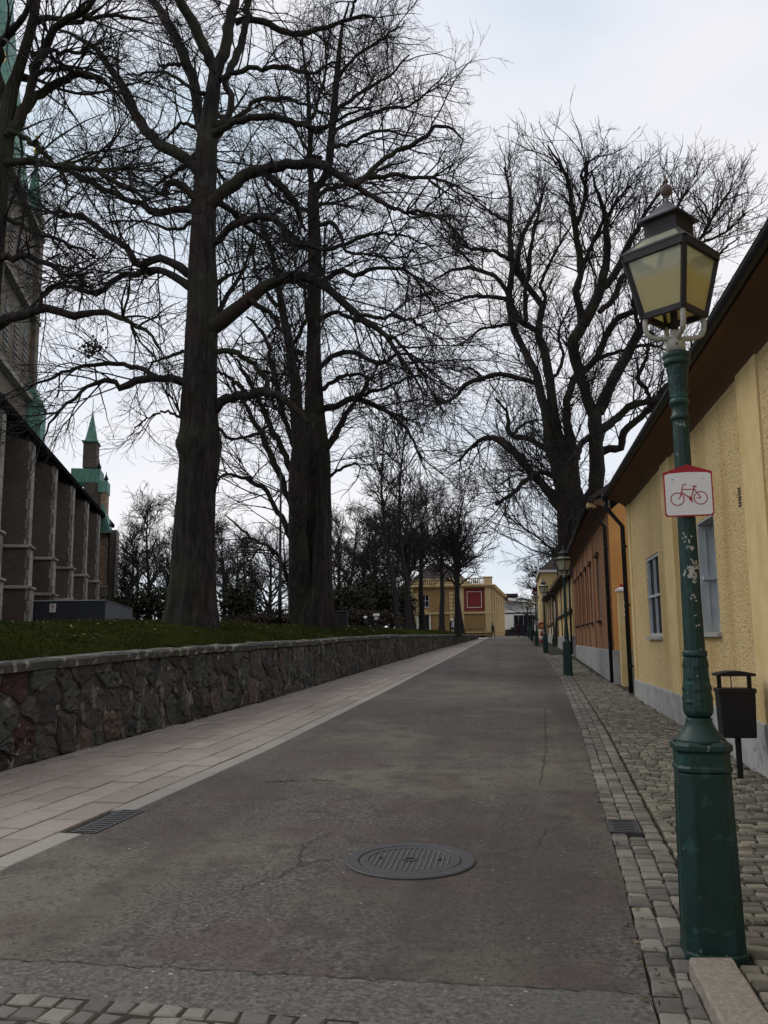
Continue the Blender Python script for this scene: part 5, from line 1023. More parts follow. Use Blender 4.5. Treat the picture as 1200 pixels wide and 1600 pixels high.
# ------------------------------------------------------------------ church on the left
CH = thing('church', 'dark brown brick church with buttresses, copper roofs and tall tower on the left', 'church', (-27.05, 45.0, 2.0), R_(19.5))
cM = Matrix.Translation((-27.05, 45.0, 2.0)) @ Matrix.Rotation(R_(19.5), 4, 'Z'); cI = cM.inverted()
def cl(x, y, Y): return np.array(cI @ Vector(at(x, y, Y)))
q = MB(); q.box(-24, -3.6, -16, 45, -.5, 11.9); q.build('nave_wall', 'church_brick', CH)
q = MB(); q.prism([(-2.2, -16, 11.95), (-24, -16, 11.95), (-13, -16, 20)], (0, 61, 0)); q.build('nave_roof', 'copper_green', CH)
q = MB(); q.box(-2.6, -.35, -16, 44, 11.75, 12.1); q.build('eaves', 'matt_black', CH)
for k in range(-2, 7):
    y1 = 7.3 * k + .75; y0 = y1 - .8; mt = 'church_brick_pale' if k == 5 else 'church_brick'
    for (za, zb, off) in ((-.5, 2.6, .26), (2.601, 4.9, .13), (4.901, 11.1, 0.0)):
        q = MB(); q.box(-3.6, off - .10, y0 - off, y1 + off * .3, za, zb); q.build('buttress', mt, CH)
        q = MB(); nb = int((zb - max(za, -.5)) / .55); hb = (zb - za) / nb
        for i in range(nb):
            q = MB(); ex = .0 if i % 2 else .05
            q.box(off - .10 + .002, off, y0 - off - .03 * (ex > 0), y1 + off * .3, za + i * hb + .012, za + (i + 1) * hb - .012)
            q.box(off - .16 - ex * 1.5, off - .0, y0 - off - .03, y0 - off - .002 - .0005, za + i * hb + .012, za + (i + 1) * hb - .012)
            q.build('quoin', 'church_stone', CH)
    for z, off in ((2.62, .30), (4.92, .18)):
        q = MB(); q.prism([(-2.28, y0 - off - .10, z), (-2.28, y0 - off + .3, z + .26), (-2.28, y0 - off - .10, z + .08)][::-1], (2.28 + off + .02, 0, 0)); q.prism([(off + .06, 0, z), (off + .06, 0, z + .1), (off - .3, 0, z + .3)], (0, 0, 0.0001)) if False else None
        q.box(off - .10, off + .08, y0 - off - .10, y1 + .1, z, z + .12); q.build('weathering', 'church_stone', CH)
    q = MB(); q.prism([(-2.3, y0 - .08, 11.9), (.12, y0 - .08, 11.0), (.12, y0 - .08, 11.15), (-2.3, y0 - .08, 12.05)], (0, .96, 0)); q.build('buttress_cap', 'matt_black', CH)
    q = MB(); q.prism([(-2.3, y0 + .02, 11.1), (-.15, y0 + .02, 11.1), (-2.3, y0 + .02, 11.85)], (0, .7, 0)); q.build('buttress_head', mt, CH)
# tower with spire
tx0, tx1, ty0, ty1 = -21.2, -7.3, 18.9, 33.2
q = MB(); q.box(tx0, tx1, ty0, ty1, 11, 39); TW = q.build('tower', 'tower_stone', CH)
for (cx, cy) in ((tx1, ty0), (tx1, ty1), (tx0, ty0), (tx0, ty1)):
    q = MB(); q.box(cx - 1.3, cx + .45, cy - 1.0, cy + .5, 11, 41.0); q.build('corner_pier', 'tower_stone', TW)
    q = MB(); q.lathe([(1.0, 41.0), (.9, 42.2), (.12, 46.5), (.05, 47.2)], 4, math.pi / 4, (cx - .45, cy - .3), smooth=False); PN = q.build('pinnacle', 'copper_green', TW)
    q = MB(); q.lathe([(.05, 47.2), (.25, 47.5), (.32, 47.8), (.25, 48.1), (.05, 48.3), (.04, 49.2), (.3, 49.3), (.04, 49.5)], 10, 0, (cx - .45, cy - .3)); q.build('gilded_finial', 'gold', PN)
for z in (22, 30, 38.6): q = MB(); q.box(tx0 - .25, tx1 + .6, ty0 - 1.1, ty1 + .6, z, z + .4); q.build('string_course', 'church_stone', TW)
for k in range(3):
    for z in (24.0, 32.0):
        q = MB(); y = ty0 + 3.2 + k * 3.6; q.prism([(tx1 - .02, y, z), (tx1 - .02, y + 1.5, z), (tx1 - .02, y + 1.5, z + 3.6), (tx1 - .02, y + .75, z + 4.8), (tx1 - .02, y, z + 3.6)], (.06, 0, 0)); q.build('louvred_opening', 'door_dark', TW)
        for s_ in range(7): w_ = MB(); w_.box(tx1 + .045, tx1 + .12, y + .12, y + 1.38, z + .3 + s_ * .48, z + .42 + s_ * .48); w_.build('louvre', 'church_stone', TW)
q = MB(); q.lathe([(7.6, 39.0), (7.4, 41.2), (6.6, 47), (.25, 101)], 8, math.pi / 8, ((tx0 + tx1) / 2, (ty0 + ty1) / 2), smooth=False); q.build('spire', 'copper_green', CH)
a = cl(46, 640, 74); q = MB(); q.box(a[0] - .6, a[0] + 1.3, a[1] - 1.2, a[1] + 1.2, 11, a[2]); q.hexa([(a[0] - .6, a[1] - 1.3, a[2]), (a[0] + 1.45, a[1] - 1.3, a[2]), (a[0] + 1.45, a[1] + 1.3, a[2]), (a[0] - .6, a[1] + 1.3, a[2])], [(a[0] - .6, a[1] - 1.3, a[2] + 3.6), (a[0] - .3, a[1] - 1.3, a[2] + 3.6), (a[0] - .3, a[1] + 1.3, a[2] + 3.6), (a[0] - .6, a[1] + 1.3, a[2] + 3.6)]); q.build('stair_turret', 'copper_green', CH)
# small turret group over the east end
YT = 80.0
def crect(x0, x1, ya, yb, dep, nm, mt, par=CH):
    a = cl(x0, yb, YT); b = cl(x1, yb, YT); c = cl(x0, ya, YT); q = MB(); q.box(a[0], b[0], a[1] - dep / 2, a[1] + dep / 2, a[2], c[2]); return q.build(nm, mt, par), a, b, c
o_, a, b, c = crect(131, 151, 692, 733, 2.0, 'turret', 'church_brick'); cx = (a[0] + b[0]) / 2; r_ = (b[0] - a[0]) / 2
tip = cl(140, 645, YT)[2]; q = MB(); q.lathe([(r_ * 1.55, c[2]), (r_ * 1.2, c[2] + .25), (.06, tip), (.03, tip + 1.6)], 4, math.pi / 4, (cx, a[1]), smooth=False); q.build('turret_spire', 'copper_green', o_)
q = MB(); q.box(cx - r_ * 1.2, cx + r_ * 1.2, a[1] - 1.25, a[1] + 1.25, c[2] - .12, c[2]); q.build('turret_cornice', 'copper_green', o_)
o_, a, b, c = crect(114, 157, 736, 757, 3.0, 'copper_roof', 'copper_green')
for k in range(9): q = MB(); x = a[0] + (b[0] - a[0]) * (k + .5) / 9; q.box(x - .03, x + .03, a[1] - 1.56, a[1] - 1.502, a[2], c[2]); q.build('standing_seam', 'copper_green', o_)
f_ = cl(155, 728, YT); q = MB(); q.lathe([(.06, f_[2] - .6), (.25, f_[2] - .2), (.18, f_[2]), (.05, f_[2] + .3), (.02, f_[2] + .7)], 8, 0, (f_[0], f_[1])); q.build('roof_finial', 'black_metal', o_)
crect(131, 157, 757.2, 830, 2.6, 'transept_wall', 'church_brick')
o_, a, b, c = crect(155.5, 169, 754, 772, 2.4, 'copper_roof', 'copper_green'); f_ = cl(166, 746, YT); q = MB(); q.lathe([(.06, f_[2] - .5), (.24, f_[2] - .2), (.16, f_[2]), (.05, f_[2] + .3), (.02, f_[2] + .6)], 8, 0, (f_[0], f_[1])); q.build('roof_finial', 'black_metal', o_)
crect(157.5, 166, 772.2, 830, 2.0, 'choir_pier', 'church_brick_pale')
a = cl(155, 830, YT); b = cl(176, 830, YT); c = cl(160, 788, YT); q = MB(); q.prism([(a[0], a[1] - 1.6, a[2] - .4), (b[0], b[1] - 1.6, a[2] - .4), (c[0] + .2, a[1] - 1.6, c[2])], (0, 3.0, 0)); q.build('choir_roof', 'copper_green', CH)
crect(168.5, 178.5, 830.2, 990, 2.0, 'choir_wall', 'church_brick')
q = crect(177.8, 179.2, 830.2, 990, 2.1, 'choir_quoin', 'church_stone')

# hoarding round the building site
HO = thing('hoarding', 'dark grey panelled building-site hoarding in front of the church', 'hoarding', (-27.9, 46.39, 1.9))
A = np.array([0.0, 0, 0]); B = np.array([-23.31 + 27.9, 47.07 - 46.39, 0]); Cc = np.array([-27.41 + 27.9, 59.6 - 46.39, 0]); top = at(100, 939, 46.7)[2] - 1.9
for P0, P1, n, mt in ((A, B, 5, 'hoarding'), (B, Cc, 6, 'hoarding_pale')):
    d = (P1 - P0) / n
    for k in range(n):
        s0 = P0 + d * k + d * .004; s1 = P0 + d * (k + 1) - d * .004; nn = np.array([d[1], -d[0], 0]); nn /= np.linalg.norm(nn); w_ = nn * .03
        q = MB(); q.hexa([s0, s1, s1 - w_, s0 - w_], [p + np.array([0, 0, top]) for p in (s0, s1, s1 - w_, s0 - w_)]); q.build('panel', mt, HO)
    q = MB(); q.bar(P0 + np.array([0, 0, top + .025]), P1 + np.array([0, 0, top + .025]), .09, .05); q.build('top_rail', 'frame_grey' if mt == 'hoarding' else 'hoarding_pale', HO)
sp = at(82.7, 950, 46.55); SG = thing('warning_sign', 'small white warning notice with red ring on the dark hoarding', 'sign', (sp[0], sp[1] - .02, sp[2])); SG.rotation_euler = (0, 0, math.atan2(B[1], B[0]))
q = MB(); q.box(-.175, .175, -.012, 0, -.24, .24); q.build('board', 'sign_white', SG)
q = MB(); n = 24
vs = [(r * math.cos(2 * math.pi * i / n), -.016, .09 + r * math.sin(2 * math.pi * i / n)) for r in (.12, .085) for i in range(n)]; q.add(vs, [(i, (i + 1) % n, n + (i + 1) % n, n + i) for i in range(n)]); q.bar((-.08, -.0155, .17), (.08, -.0155, .01), .004, .028); q.build('red_ring', 'sign_red', SG)
q = MB(); q.box(-.03, .03, -.0145, -.0122, .03, .13); q.lathe([(.0, .13), (.025, .15), (.0, .17)], 8, 0, (0, -.013), caps=False); q.build('figure', 'ink', SG)
for k in range(3): q = MB(); q.box(-.13, .13 - .05 * k, -.0145, -.0122, -.08 - k * .05, -.06 - k * .05); q.build('text_line', 'ink', SG)

# ------------------------------------------------------------------ street lamps
make_mat('lamp_green', [(0.3, (0.005, 0.024, 0.021)), (0.7, (0.011, 0.042, 0.035))], scale=5, rough=0.5, spec=0.35, bump=0.15, bscale=45, bdist=0.004, speck=[((0.22, 0.24, 0.22), 28, 0.74, 0.78, 0.7), ((0.03, 0.10, 0.08), 14, 0.62, 0.72, 0.5)])
make_mat('lamp_shaft_green', [(0.3, (0.005, 0.024, 0.021)), (0.7, (0.011, 0.042, 0.035))], scale=5, rough=0.5, spec=0.35, bump=0.15, bscale=45, bdist=0.004, speck=[((0.24, 0.27, 0.25), 26, 0.70, 0.74, 0.75), ((0.03, 0.10, 0.08), 14, 0.62, 0.72, 0.5)])
make_mat('lamp_white', [(0.3, (0.30, 0.29, 0.25)), (0.7, (0.46, 0.45, 0.39))], scale=8, rough=0.6, speck=[((0.12, 0.09, 0.06), 30, 0.64, 0.72, 0.6)])
flat('lantern_frame', (0.022, 0.019, 0.020), rough=0.55, var=.3, scale=12, bump=.2, bscale=60)
make_mat('lantern_cap', two((0.035, 0.037, 0.045), (0.07, 0.072, 0.085)), scale=9, rough=0.5, bump=.15, bscale=30)
make_mat('rusty_ball', two((0.085, 0.060, 0.055), (0.15, 0.115, 0.10)), scale=20, rough=0.6)
def lantern_glass(name, z_mid):
    m = bpy.data.materials.new(name); m.use_nodes = True; nt = m.node_tree; nt.nodes.clear(); N = nt.nodes.new; l = nt.links.new
    out = N('ShaderNodeOutputMaterial'); tc = N('ShaderNodeTexCoord'); sp = N('ShaderNodeSeparateXYZ'); l(tc.outputs['Object'], sp.inputs[0])
    no = N('ShaderNodeTexNoise'); no.inputs['Scale'].default_value = 14; l(tc.outputs['Object'], no.inputs['Vector'])
    a = N('ShaderNodeMath'); a.operation = 'MULTIPLY_ADD'; a.inputs[1].default_value = .05; l(no.outputs['Fac'], a.inputs[0]); l(sp.outputs['Z'], a.inputs[2])
    mr = N('ShaderNodeMapRange'); mr.inputs['From Min'].default_value = z_mid + .055; mr.inputs['From Max'].default_value = z_mid - .01; l(a.outputs[0], mr.inputs['Value'])
    cm = N('ShaderNodeMix'); cm.data_type = 'RGBA'; cm.inputs[6].default_value = (.70, .71, .60, 1); cm.inputs[7].default_value = (.70, .62, .30, 1); l(mr.outputs[0], cm.inputs['Factor'])
    tr = N('ShaderNodeBsdfTranslucent'); l(cm.outputs[2], tr.inputs['Color']); df = N('ShaderNodeBsdfDiffuse'); l(cm.outputs[2], df.inputs['Color']); tp = N('ShaderNodeBsdfTransparent'); tp.inputs[0].default_value = (.93, .92, .78, 1); gl = N('ShaderNodeBsdfGlossy'); gl.inputs['Roughness'].default_value = .25
    m1 = N('ShaderNodeMixShader'); m1.inputs[0].default_value = .45; l(tr.outputs[0], m1.inputs[1]); l(df.outputs[0], m1.inputs[2])
    f2 = N('ShaderNodeMapRange'); f2.inputs['To Min'].default_value = .50; f2.inputs['To Max'].default_value = .12; l(mr.outputs[0], f2.inputs['Value'])
    m2 = N('ShaderNodeMixShader'); l(f2.outputs[0], m2.inputs[0]); l(m1.outputs[0], m2.inputs[1]); l(tp.outputs[0], m2.inputs[2])
    m3 = N('ShaderNodeMixShader'); m3.inputs[0].default_value = .05; l(m2.outputs[0], m3.inputs[1]); l(gl.outputs[0], m3.inputs[2]); l(m3.outputs[0], out.inputs['Surface']); MATS[name] = m
lantern_glass('lantern_glass', 3.45); lantern_glass('lantern_glass_pale', 3.05)
def make_lamp():
    t = thing('street_lamp', '', 'street lamp')
    o8 = math.pi / 8
    def cham(levels):           # square post with chamfered corners
        M_ = MB(); vs = []; fs = []
        for h, c, z in levels: vs += [(-h + c, -h, z), (h - c, -h, z), (h, -h + c, z), (h, h - c, z), (h - c, h, z), (-h + c, h, z), (-h, h - c, z), (-h, -h + c, z)]
        for k in range(len(levels) - 1):
            for i in range(8): fs.append((k * 8 + i, k * 8 + (i + 1) % 8, (k + 1) * 8 + (i + 1) % 8, (k + 1) * 8 + i))
        n = len(levels) - 1; fs += [tuple(range(8))[::-1], tuple(n * 8 + i for i in range(8))]; return M_.add(vs, fs)
    B = cham([(.142, .05, -.05), (.142, .05, .025), (.138, .05, .035), (.1245, .048, .86)]).build('base', 'lamp_green', t, bevel=.008)
    cham([(.1245, .048, .861), (.131, .05, .868), (.131, .05, .884), (.1245, .048, .892), (.124, .048, .955), (.137, .052, .968), (.137, .052, .992), (.122, .05, 1.006)]).build('base_band', 'lamp_green', B, bevel=.003)
    for k in range(4):          # faint raised frame on each broad face of the base
        a = k * math.pi / 2; u = np.array([-math.sin(a), math.cos(a), 0]); n = np.array([math.cos(a), math.sin(a), 0]); f = lambda s, z, d: n * (.138 - .0135 * (z - .035) / .825 + d) + u * s + np.array([0, 0, z])
        for s0, s1, z0, z1 in ((-.058, -.050, .12, .80), (.050, .058, .12, .80), (-.050, .050, .12, .128), (-.050, .050, .792, .80)):
            p = MB(); p.hexa([f(s0, z0, -.01), f(s1, z0, -.01), f(s1, z0, .0025), f(s0, z0, .0025)], [f(s0, z1, -.01), f(s1, z1, -.01), f(s1, z1, .0025), f(s0, z1, .0025)]); p.build('panel_moulding', 'lamp_green', B)
    q = MB(); q.lathe([(.132, 1.0), (.118, 1.02), (.092, 1.045), (.074, 1.075), (.064, 1.10), (.066, 1.112), (.058, 1.12)], 32); q.build('bell', 'lamp_green', t)
    def leaf(r, z, a):
        ph = (z - 1.13) / .30; k = math.cos(4 * a + (0 if int(ph * 4) % 2 else math.pi)); w = (ph * 5) % 1.0
        return r + .007 * (1 - w) * max(0, k) ** .6 + .0025 * math.cos(16 * a)
    q = MB(); q.lathe([(float(np.interp(i / 44, [0, .04, .10, .2, 1], [.052, .064, .072, .072, .054])), 1.12 + .30 * i / 44) for i in range(45)], 64, fn=leaf); q.build('leaf_foot', 'lamp_green', t)
    q = MB(); q.lathe([(.056, 1.42), (.061, 1.428), (.061, 1.445), (.053, 1.455)], 32); q.build('collar_ring', 'lamp_green', t)
    q = MB(); q.lathe([(.0525, 1.45)] + [(.0525 - .0115 * i / 24, 1.45 + 1.21 * i / 24) for i in range(1, 25)], 12, smooth=False); q.build('shaft', 'lamp_shaft_green', t)
    q = MB(); q.lathe([(.041, 2.655), (.048, 2.662), (.050, 2.672), (.047, 2.685), (.041, 2.69), (.041, 2.735), (.048, 2.742), (.052, 2.755), (.048, 2.77), (.043, 2.775)], 32); q.build('collar_ring', 'lamp_green', t)
    def leaf2(r, z, a): ph = (z - 2.775) / .2; w = (ph * 3.5) % 1.0; return r + .006 * w * max(0, math.cos(4 * a + .6)) + .0015 * math.cos(12 * a)
    q = MB(); q.lathe([(.044 + .012 * (i / 30) ** 2, 2.775 + .185 * i / 30) for i in range(31)], 48, fn=leaf2); q.build('leaf_capital', 'lamp_green', t)
    q = MB(); q.lathe([(.056, 2.955), (.068, 2.963), (.071, 2.975), (.066, 2.988), (.066, 2.995), (.072, 3.003), (.073, 3.018), (.06, 3.03), (.04, 3.032)], 32); q.build('cap_ring', 'lamp_green', t)
    q = MB(); q.lathe([(.049, 3.03), (.050, 3.095), (.04, 3.10), (.028, 3.103), (.025, 3.15), (.012, 3.16)], 24); q.build('collar', 'lamp_white', t)
    q = MB(); q.lathe([(.005, 0), (.005, .012)], 8); o = q.build('screw', 'rusty_ball', t); o.location = (-.005, -.049, 3.065); o.rotation_euler = (R_(90), 0, 0)
    LR = R_(6); cs = [(LR + k * math.pi / 2) for k in range(4)]
    pt = lambda a, r, z: np.array([r * math.cos(a), r * math.sin(a), z])
    for a in cs:                # U shaped white arms carrying the lantern
        c = [pt(a, .02, 3.105), pt(a, .07, 3.108), pt(a, .11, 3.112), pt(a, .138, 3.125), pt(a, .152, 3.15), pt(a, .156, 3.19), pt(a, .154, 3.232)]
        P, r, _ = resample(c, [.0145] * len(c), 16); q = MB(); q.tube(P, .0145, 8); q.build('arm', 'lamp_white', t)
    zb, zt, rb, rt = 3.225, 3.575, .165, .252
    LN = thing('x', '', 'x'); bpy.data.objects.remove(LN)
    q = MB()
    for i in range(4):
        a, b = cs[i], cs[(i + 1) % 4]
        q.bar(pt(a, rb, zb), pt(a, rt, zt), .026); q.bar(pt(a, rb, zb + .010), pt(b, rb, zb + .010), .024, .032); q.bar(pt(a, rt, zt - .010), pt(b, rt, zt - .010), .026, .046)
    LO = q.build('lantern_frame', 'lantern_frame', t)
    for i in range(4):
        a, b = cs[i], cs[(i + 1) % 4]; A0, B0, B1, A1 = pt(a, rb, zb), pt(b, rb, zb), pt(b, rt, zt), pt(a, rt, zt); n = np.cross(B0 - A0, A1 - A0); n /= np.linalg.norm(n)
        q = MB(); q.hexa([A0 - n * .003, B0 - n * .003, B1 - n * .003, A1 - n * .003], [A0, B0, B1, A1]); q.build('glass_pane', 'lantern_glass', LO)
    # sloping shoulder with a glass strip in each face
    zs, rs_ = 3.685, .145
    for i in range(4):
        a, b = cs[i], cs[(i + 1) % 4]; A0, B0, B1, A1 = pt(a, rt + .022, zt + .008), pt(b, rt + .022, zt + .008), pt(b, rs_, zs), pt(a, rs_, zs)
        q = MB(); mid = lambda p, r, k: p * (1 - k) + r * k
        n = np.cross(B0 - A0, A1 - A0); n /= np.linalg.norm(n)
        def quad(u0, u1, v0, v1):
            P = lambda u, v: mid(mid(A0, B0, u), mid(A1, B1, u), v); return [P(u0, v0), P(u1, v0), P(u1, v1), P(u0, v1)]
        for r in ((0, 1, 0, .22), (0, 1, .86, 1), (0, .08, .22, .86), (.92, 1, .22, .86)): Q = quad(*r); q.hexa([p - n * .006 for p in Q], Q)
        S = q.build('shoulder', 'lantern_frame', LO); Q = quad(.08, .92, .22, .86); q = MB(); q.hexa([p - n * .005 for p in Q], [p - n * .002 for p in Q]); q.build('shoulder_pane', 'lantern_glass', S)
    # vent box with pierced sides
    q = MB(); q.lathe([(.134, 3.68), (.134, 3.775)], 4, LR, smooth=False); VB = q.build('vent_box', 'lantern_frame', LO)
    for i in range(4):
        a = (cs[i] + cs[(i + 1) % 4]) / 2 if i < 3 else cs[3] + math.pi / 4; n = pt(a, 1, 0); u = np.array([-n[1], n[0], 0]); hd = .134 * math.cos(math.pi / 4)
        q = MB()
        for row in range(2):
            for k in range(5): c = n * (hd + .0005) + u * ((k - 2) * .032 + row * .016 - .008) + np.array([0, 0, 3.712 + row * .028]); q.add([c + (u * math.cos(g_) + np.array([0, 0, 1]) * math.sin(g_)) * .008 + n * .0012 for g_ in np.linspace(0, 2 * math.pi, 9)[:-1]], [tuple(range(8))])
        q.build('vent_holes', 'ink', VB)
    q = MB(); q.lathe([(.172, 3.772), (.174, 3.780), (.14, 3.80), (.10, 3.825), (.07, 3.855), (.04, 3.878), (.018, 3.884)], 4, LR, smooth=False); q.build('cap_roof', 'lantern_cap', LO)
    q = MB(); q.lathe([(.024, 3.880), (.02, 3.89), (.010, 3.90), (.010, 3.925), (.018, 3.932), (.030, 3.945), (.034, 3.962), (.030, 3.980), (.018, 3.992), (.008, 3.996), (.008, 4.010), (.016, 4.012), (.013, 4.02), (.0, 4.05)], 20); q.build('finial', 'rusty_ball', LO)
    q = MB(); q.lathe([(.02, 3.16), (.02, 3.27), (.035, 3.28), (.035, 3.36), (.02, 3.37)], 12); q.build('lamp_holder', 'lantern_frame', LO)
    return t
lamp = make_lamp()
LL_ = [(.90, 4.65, 'tall green cast iron lamp post with yellowed lantern, nearest one, carrying the bicycle sign'), (1.56, 27.64, 'second green lamp post along the right footway, in front of the orange house'), (1.57, 47.73, 'third green lamp post from the viewer, beside the banded yellow house'),
       (1.55, 66.53, 'fourth green lamp post from the viewer, next to the red round sign'), (1.53, 85.8, 'fifth green lamp post from the viewer, in front of the white wall'), (1.5, 104.0, 'farthest green lamp post at the end of the row')]
for i, (x, y, lab) in enumerate(LL_):
    o = lamp if i == 0 else copy_tree(lamp); o.location = (x, y, g(y)); o['label'] = lab; o['category'] = 'street lamp'; o['group'] = 'green street lamps along the right footway'
    if i:
        o.rotation_euler = (0, 0, random.uniform(-.05, .05))
        for c in o.children_recursive:
            if 'pane' in c.name and 'panel' not in c.name: c.material_slots[0].link = 'OBJECT'; c.material_slots[0].material = MATS['lantern_glass_pale']

# bicycle route sign
BS = thing('bicycle_sign', 'white sign with red gable top and red bicycle on the nearest lamp post', 'sign', (.905, 4.65 - .066, g(4.65) + 2.135), R_(-3))
def platem(off, inset): # outline in u,v
    a = .121 - inset; return [(-a + .01, inset), (a - .01, inset), (a, .01 + inset), (a, .232 - inset * .6), (0, .272 - inset), (-a, .232 - inset * .6), (-a, .01 + inset)]
q = MB(); q.prism([(u, .0, v) for u, v in platem(0, 0)], (0, .006, 0)); q.build('plate', 'sign_red', BS)
a = .114; ol = [(-a + .01, .007), (a - .01, .007), (a, .017), (a, .218), (.095, .226), (0, .231), (-.095, .226), (-a, .218), (-a, .017)]
q = MB(); q.prism([(u, -.0012, v) for u, v in ol], (0, .001, 0)); q.build('white_field', 'sign_white', BS)
def ring(q, c, r, w, n=36, y=-.0022):
    vs = [(c[0] + (r + s) * math.cos(2 * math.pi * i / n), y, c[1] + (r + s) * math.sin(2 * math.pi * i / n)) for s in (w / 2, -w / 2) for i in range(n)]; q.add(vs, [(i, (i + 1) % n, n + (i + 1) % n, n + i) for i in range(n)])
def line(q, pts, w, y=-.0022):
    for (u0, v0), (u1, v1) in zip(pts, pts[1:]):
        d = np.array([u1 - u0, v1 - v0]); d /= np.linalg.norm(d); n = np.array([-d[1], d[0]]) * w / 2
        q.add([(u0 - n[0] - d[0] * w * .3, y, v0 - n[1] - d[1] * w * .3), (u1 - n[0] + d[0] * w * .3, y, v1 - n[1] + d[1] * w * .3), (u1 + n[0] + d[0] * w * .3, y, v1 + n[1] + d[1] * w * .3), (u0 + n[0] - d[0] * w * .3, y, v0 + n[1] - d[1] * w * .3)], [(0, 1, 2, 3)]); y -= .00004
lw, rw = (-.056, .091), (.058, .093)
BK = MB(); ring(BK, lw, .0325, .0048); Bk = BK.build('bicycle_wheel', 'sign_red', BS)
BK = MB(); ring(BK, rw, .0325, .0048); BK.build('bicycle_wheel', 'sign_red', BS)
q = MB(); line(q, [(-.052, .093), (-.042, .10), (-.030, .148), (-.026, .163), (-.018, .167), (-.008, .165)], .0045, -.0024); line(q, [(-.034, .140), (.026, .140)], .0045, -.0026); line(q, [(-.036, .128), (.010, .090), (.030, .150)], .0055, -.0028); line(q, [(.028, .142), (.060, .094), (.038, .094)], .0045, -.0030)
q.build('bicycle_frame', 'sign_red', BS)
q = MB(); n = 16; q.add([(.010 + .0085 * math.cos(2 * math.pi * i / n), -.0033, .089 + .0085 * math.sin(2 * math.pi * i / n)) for i in range(n)], [tuple(range(n))]); line(q, [(.004, .104), (.016, .072)], .004, -.0034); q.build('bicycle_crank', 'sign_red', BS)
q = MB(); q.add([(.016, -.0033, .158), (.044, -.0033, .158), (.040, -.0033, .152), (.026, -.0033, .150)], [(0, 1, 2, 3)]); q.build('bicycle_saddle', 'sign_red', BS)
for u in (-.075, .072):
    q = MB(); q.lathe([(.004, 0), (.003, .003), (0, .0035)], 8); o = q.build('rivet', 'sill', BS); o.location = (u, -.001, .195); o.rotation_euler = (R_(90), 0, 0)
for z in (.06, .19): q = MB(); q.lathe([(.0515, z - .012), (.0515, z + .012)], 16, 0, (-.005, .066)); q.build('clamp', 'black_metal', BS)
# scraps of torn stickers on the lamp shaft
SS = []; rg = np.random.default_rng(5)
ST = thing('sticker_scraps', 'torn white sticker remains on the shaft of the nearest lamp post', 'stickers', (.90, 4.65, g(4.65)))
for z, a0, n, w in ((2.03, -1.85, 6, .016), (1.975, -1.7, 6, .018), (1.88, -1.55, 9, .028), (1.84, -1.5, 9, .030), (1.71, -1.55, 5, .016), (1.60, -1.5, 3, .016)):
    r = .0525 - .0115 * (z - 1.45) / 1.21
    for k in range(n):
        aa = a0 + rg.normal(0, .28); zz = z + rg.normal(0, .016); m_ = 11; rr = rg.uniform(.12, 1, m_) * w * .55; V = []
        for i in range(m_): g_ = 2 * math.pi * i / m_; V.append(((r + .0012) * math.cos(aa + rr[i] * math.cos(g_) / r), (r + .0012) * math.sin(aa + rr[i] * math.cos(g_) / r), zz + rr[i] * math.sin(g_) * 1.2))
        q = MB(); q.add(V + [(x * .985, y * .985, z_) for x, y, z_ in V], [tuple(range(m_)), tuple(range(m_, 2 * m_))[::-1]] + [(i, (i + 1) % m_, m_ + (i + 1) % m_, m_ + i) for i in range(m_)]); q.build('scrap', 'lamp_white', ST)

# ------------------------------------------------------------------ litter bin by the yellow wall
LB = thing('litter_bin', 'black metal litter bin on a post against the yellow wall', 'litter bin', (2.24, 9.63, g(9.63)), R_(0))
q = MB(); q.box(-.027, .027, -.02, .02, -.05, .42); q.build('post', 'black_metal', LB, bevel=.004)
q = MB(); q.hexa([(-.165, -.11, .405), (.165, -.11, .405), (.165, .11, .405), (-.165, .11, .405)], [(-.178, -.125, .90), (.178, -.125, .90), (.178, .125, .90), (-.178, .125, .90)]); q.build('bucket', 'black_metal', LB, bevel=.012)
q = MB(); q.box(-.186, .186, -.132, .132, .86, .905); q.build('rim', 'black_metal', LB, bevel=.006)
for x in (-.15, .15): q = MB(); q.box(x - .02, x + .02, -.015, .015, .90, 1.04); q.build('bracket', 'black_metal', LB)
q = MB(); q.box(-.035, -.027, -.006, .006, .90, 1.04); q.build('rod', 'black_metal', LB)
q = MB(); n = 12; pr = [(-.19, 1.03)] + [(.19, 1.03)] + [(.19 - .38 * i / n, 1.055 + .028 * math.sin(math.pi * i / n)) for i in range(n + 1)]; q.prism([(x, -.14, z) for x, z in pr], (0, .28, 0)); q.build('lid', 'black_metal', LB, bevel=.005)

# ------------------------------------------------------------------ things on the lawn
p = atX(437, 970, -8.0); SP = thing('slim_pole', 'slim dark metal pole on the lawn between the two big trunks', 'pole', (p[0], p[1], lawn_z(p[0], p[1])))
q = MB(); q.lathe([(.075, -.2), (.075, 1.1), (.05, 1.16), (.045, 3.5), (.035, 5.3)], 12); q.build('shaft', 'black_metal', SP); q = MB(); q.lathe([(.045, 5.3), (.05, 5.33), (.03, 5.38), (.0, 5.4)], 12); q.build('cap', 'black_metal', SP)
p = at(535, 985, 40); z = lawn_z(p[0], 40); LB2 = thing('litter_bin', 'dark box-shaped litter bin on the lawn right of the twin trunk', 'litter bin', (p[0], 40, z))
q = MB(); q.box(-.24, .24, -.2, .2, -.1, .66); q.build('body', 'black_metal', LB2, bevel=.02); q = MB(); q.box(-.27, .27, -.23, .23, .661, .74); q.build('lid', 'black_metal', LB2, bevel=.03)
p = at(571, 965, 43); z = lawn_z(p[0], 43); GL = thing('globe_lamp', 'small white globe lamp on a short stem on the lawn', 'lamp', (p[0], 43, z))
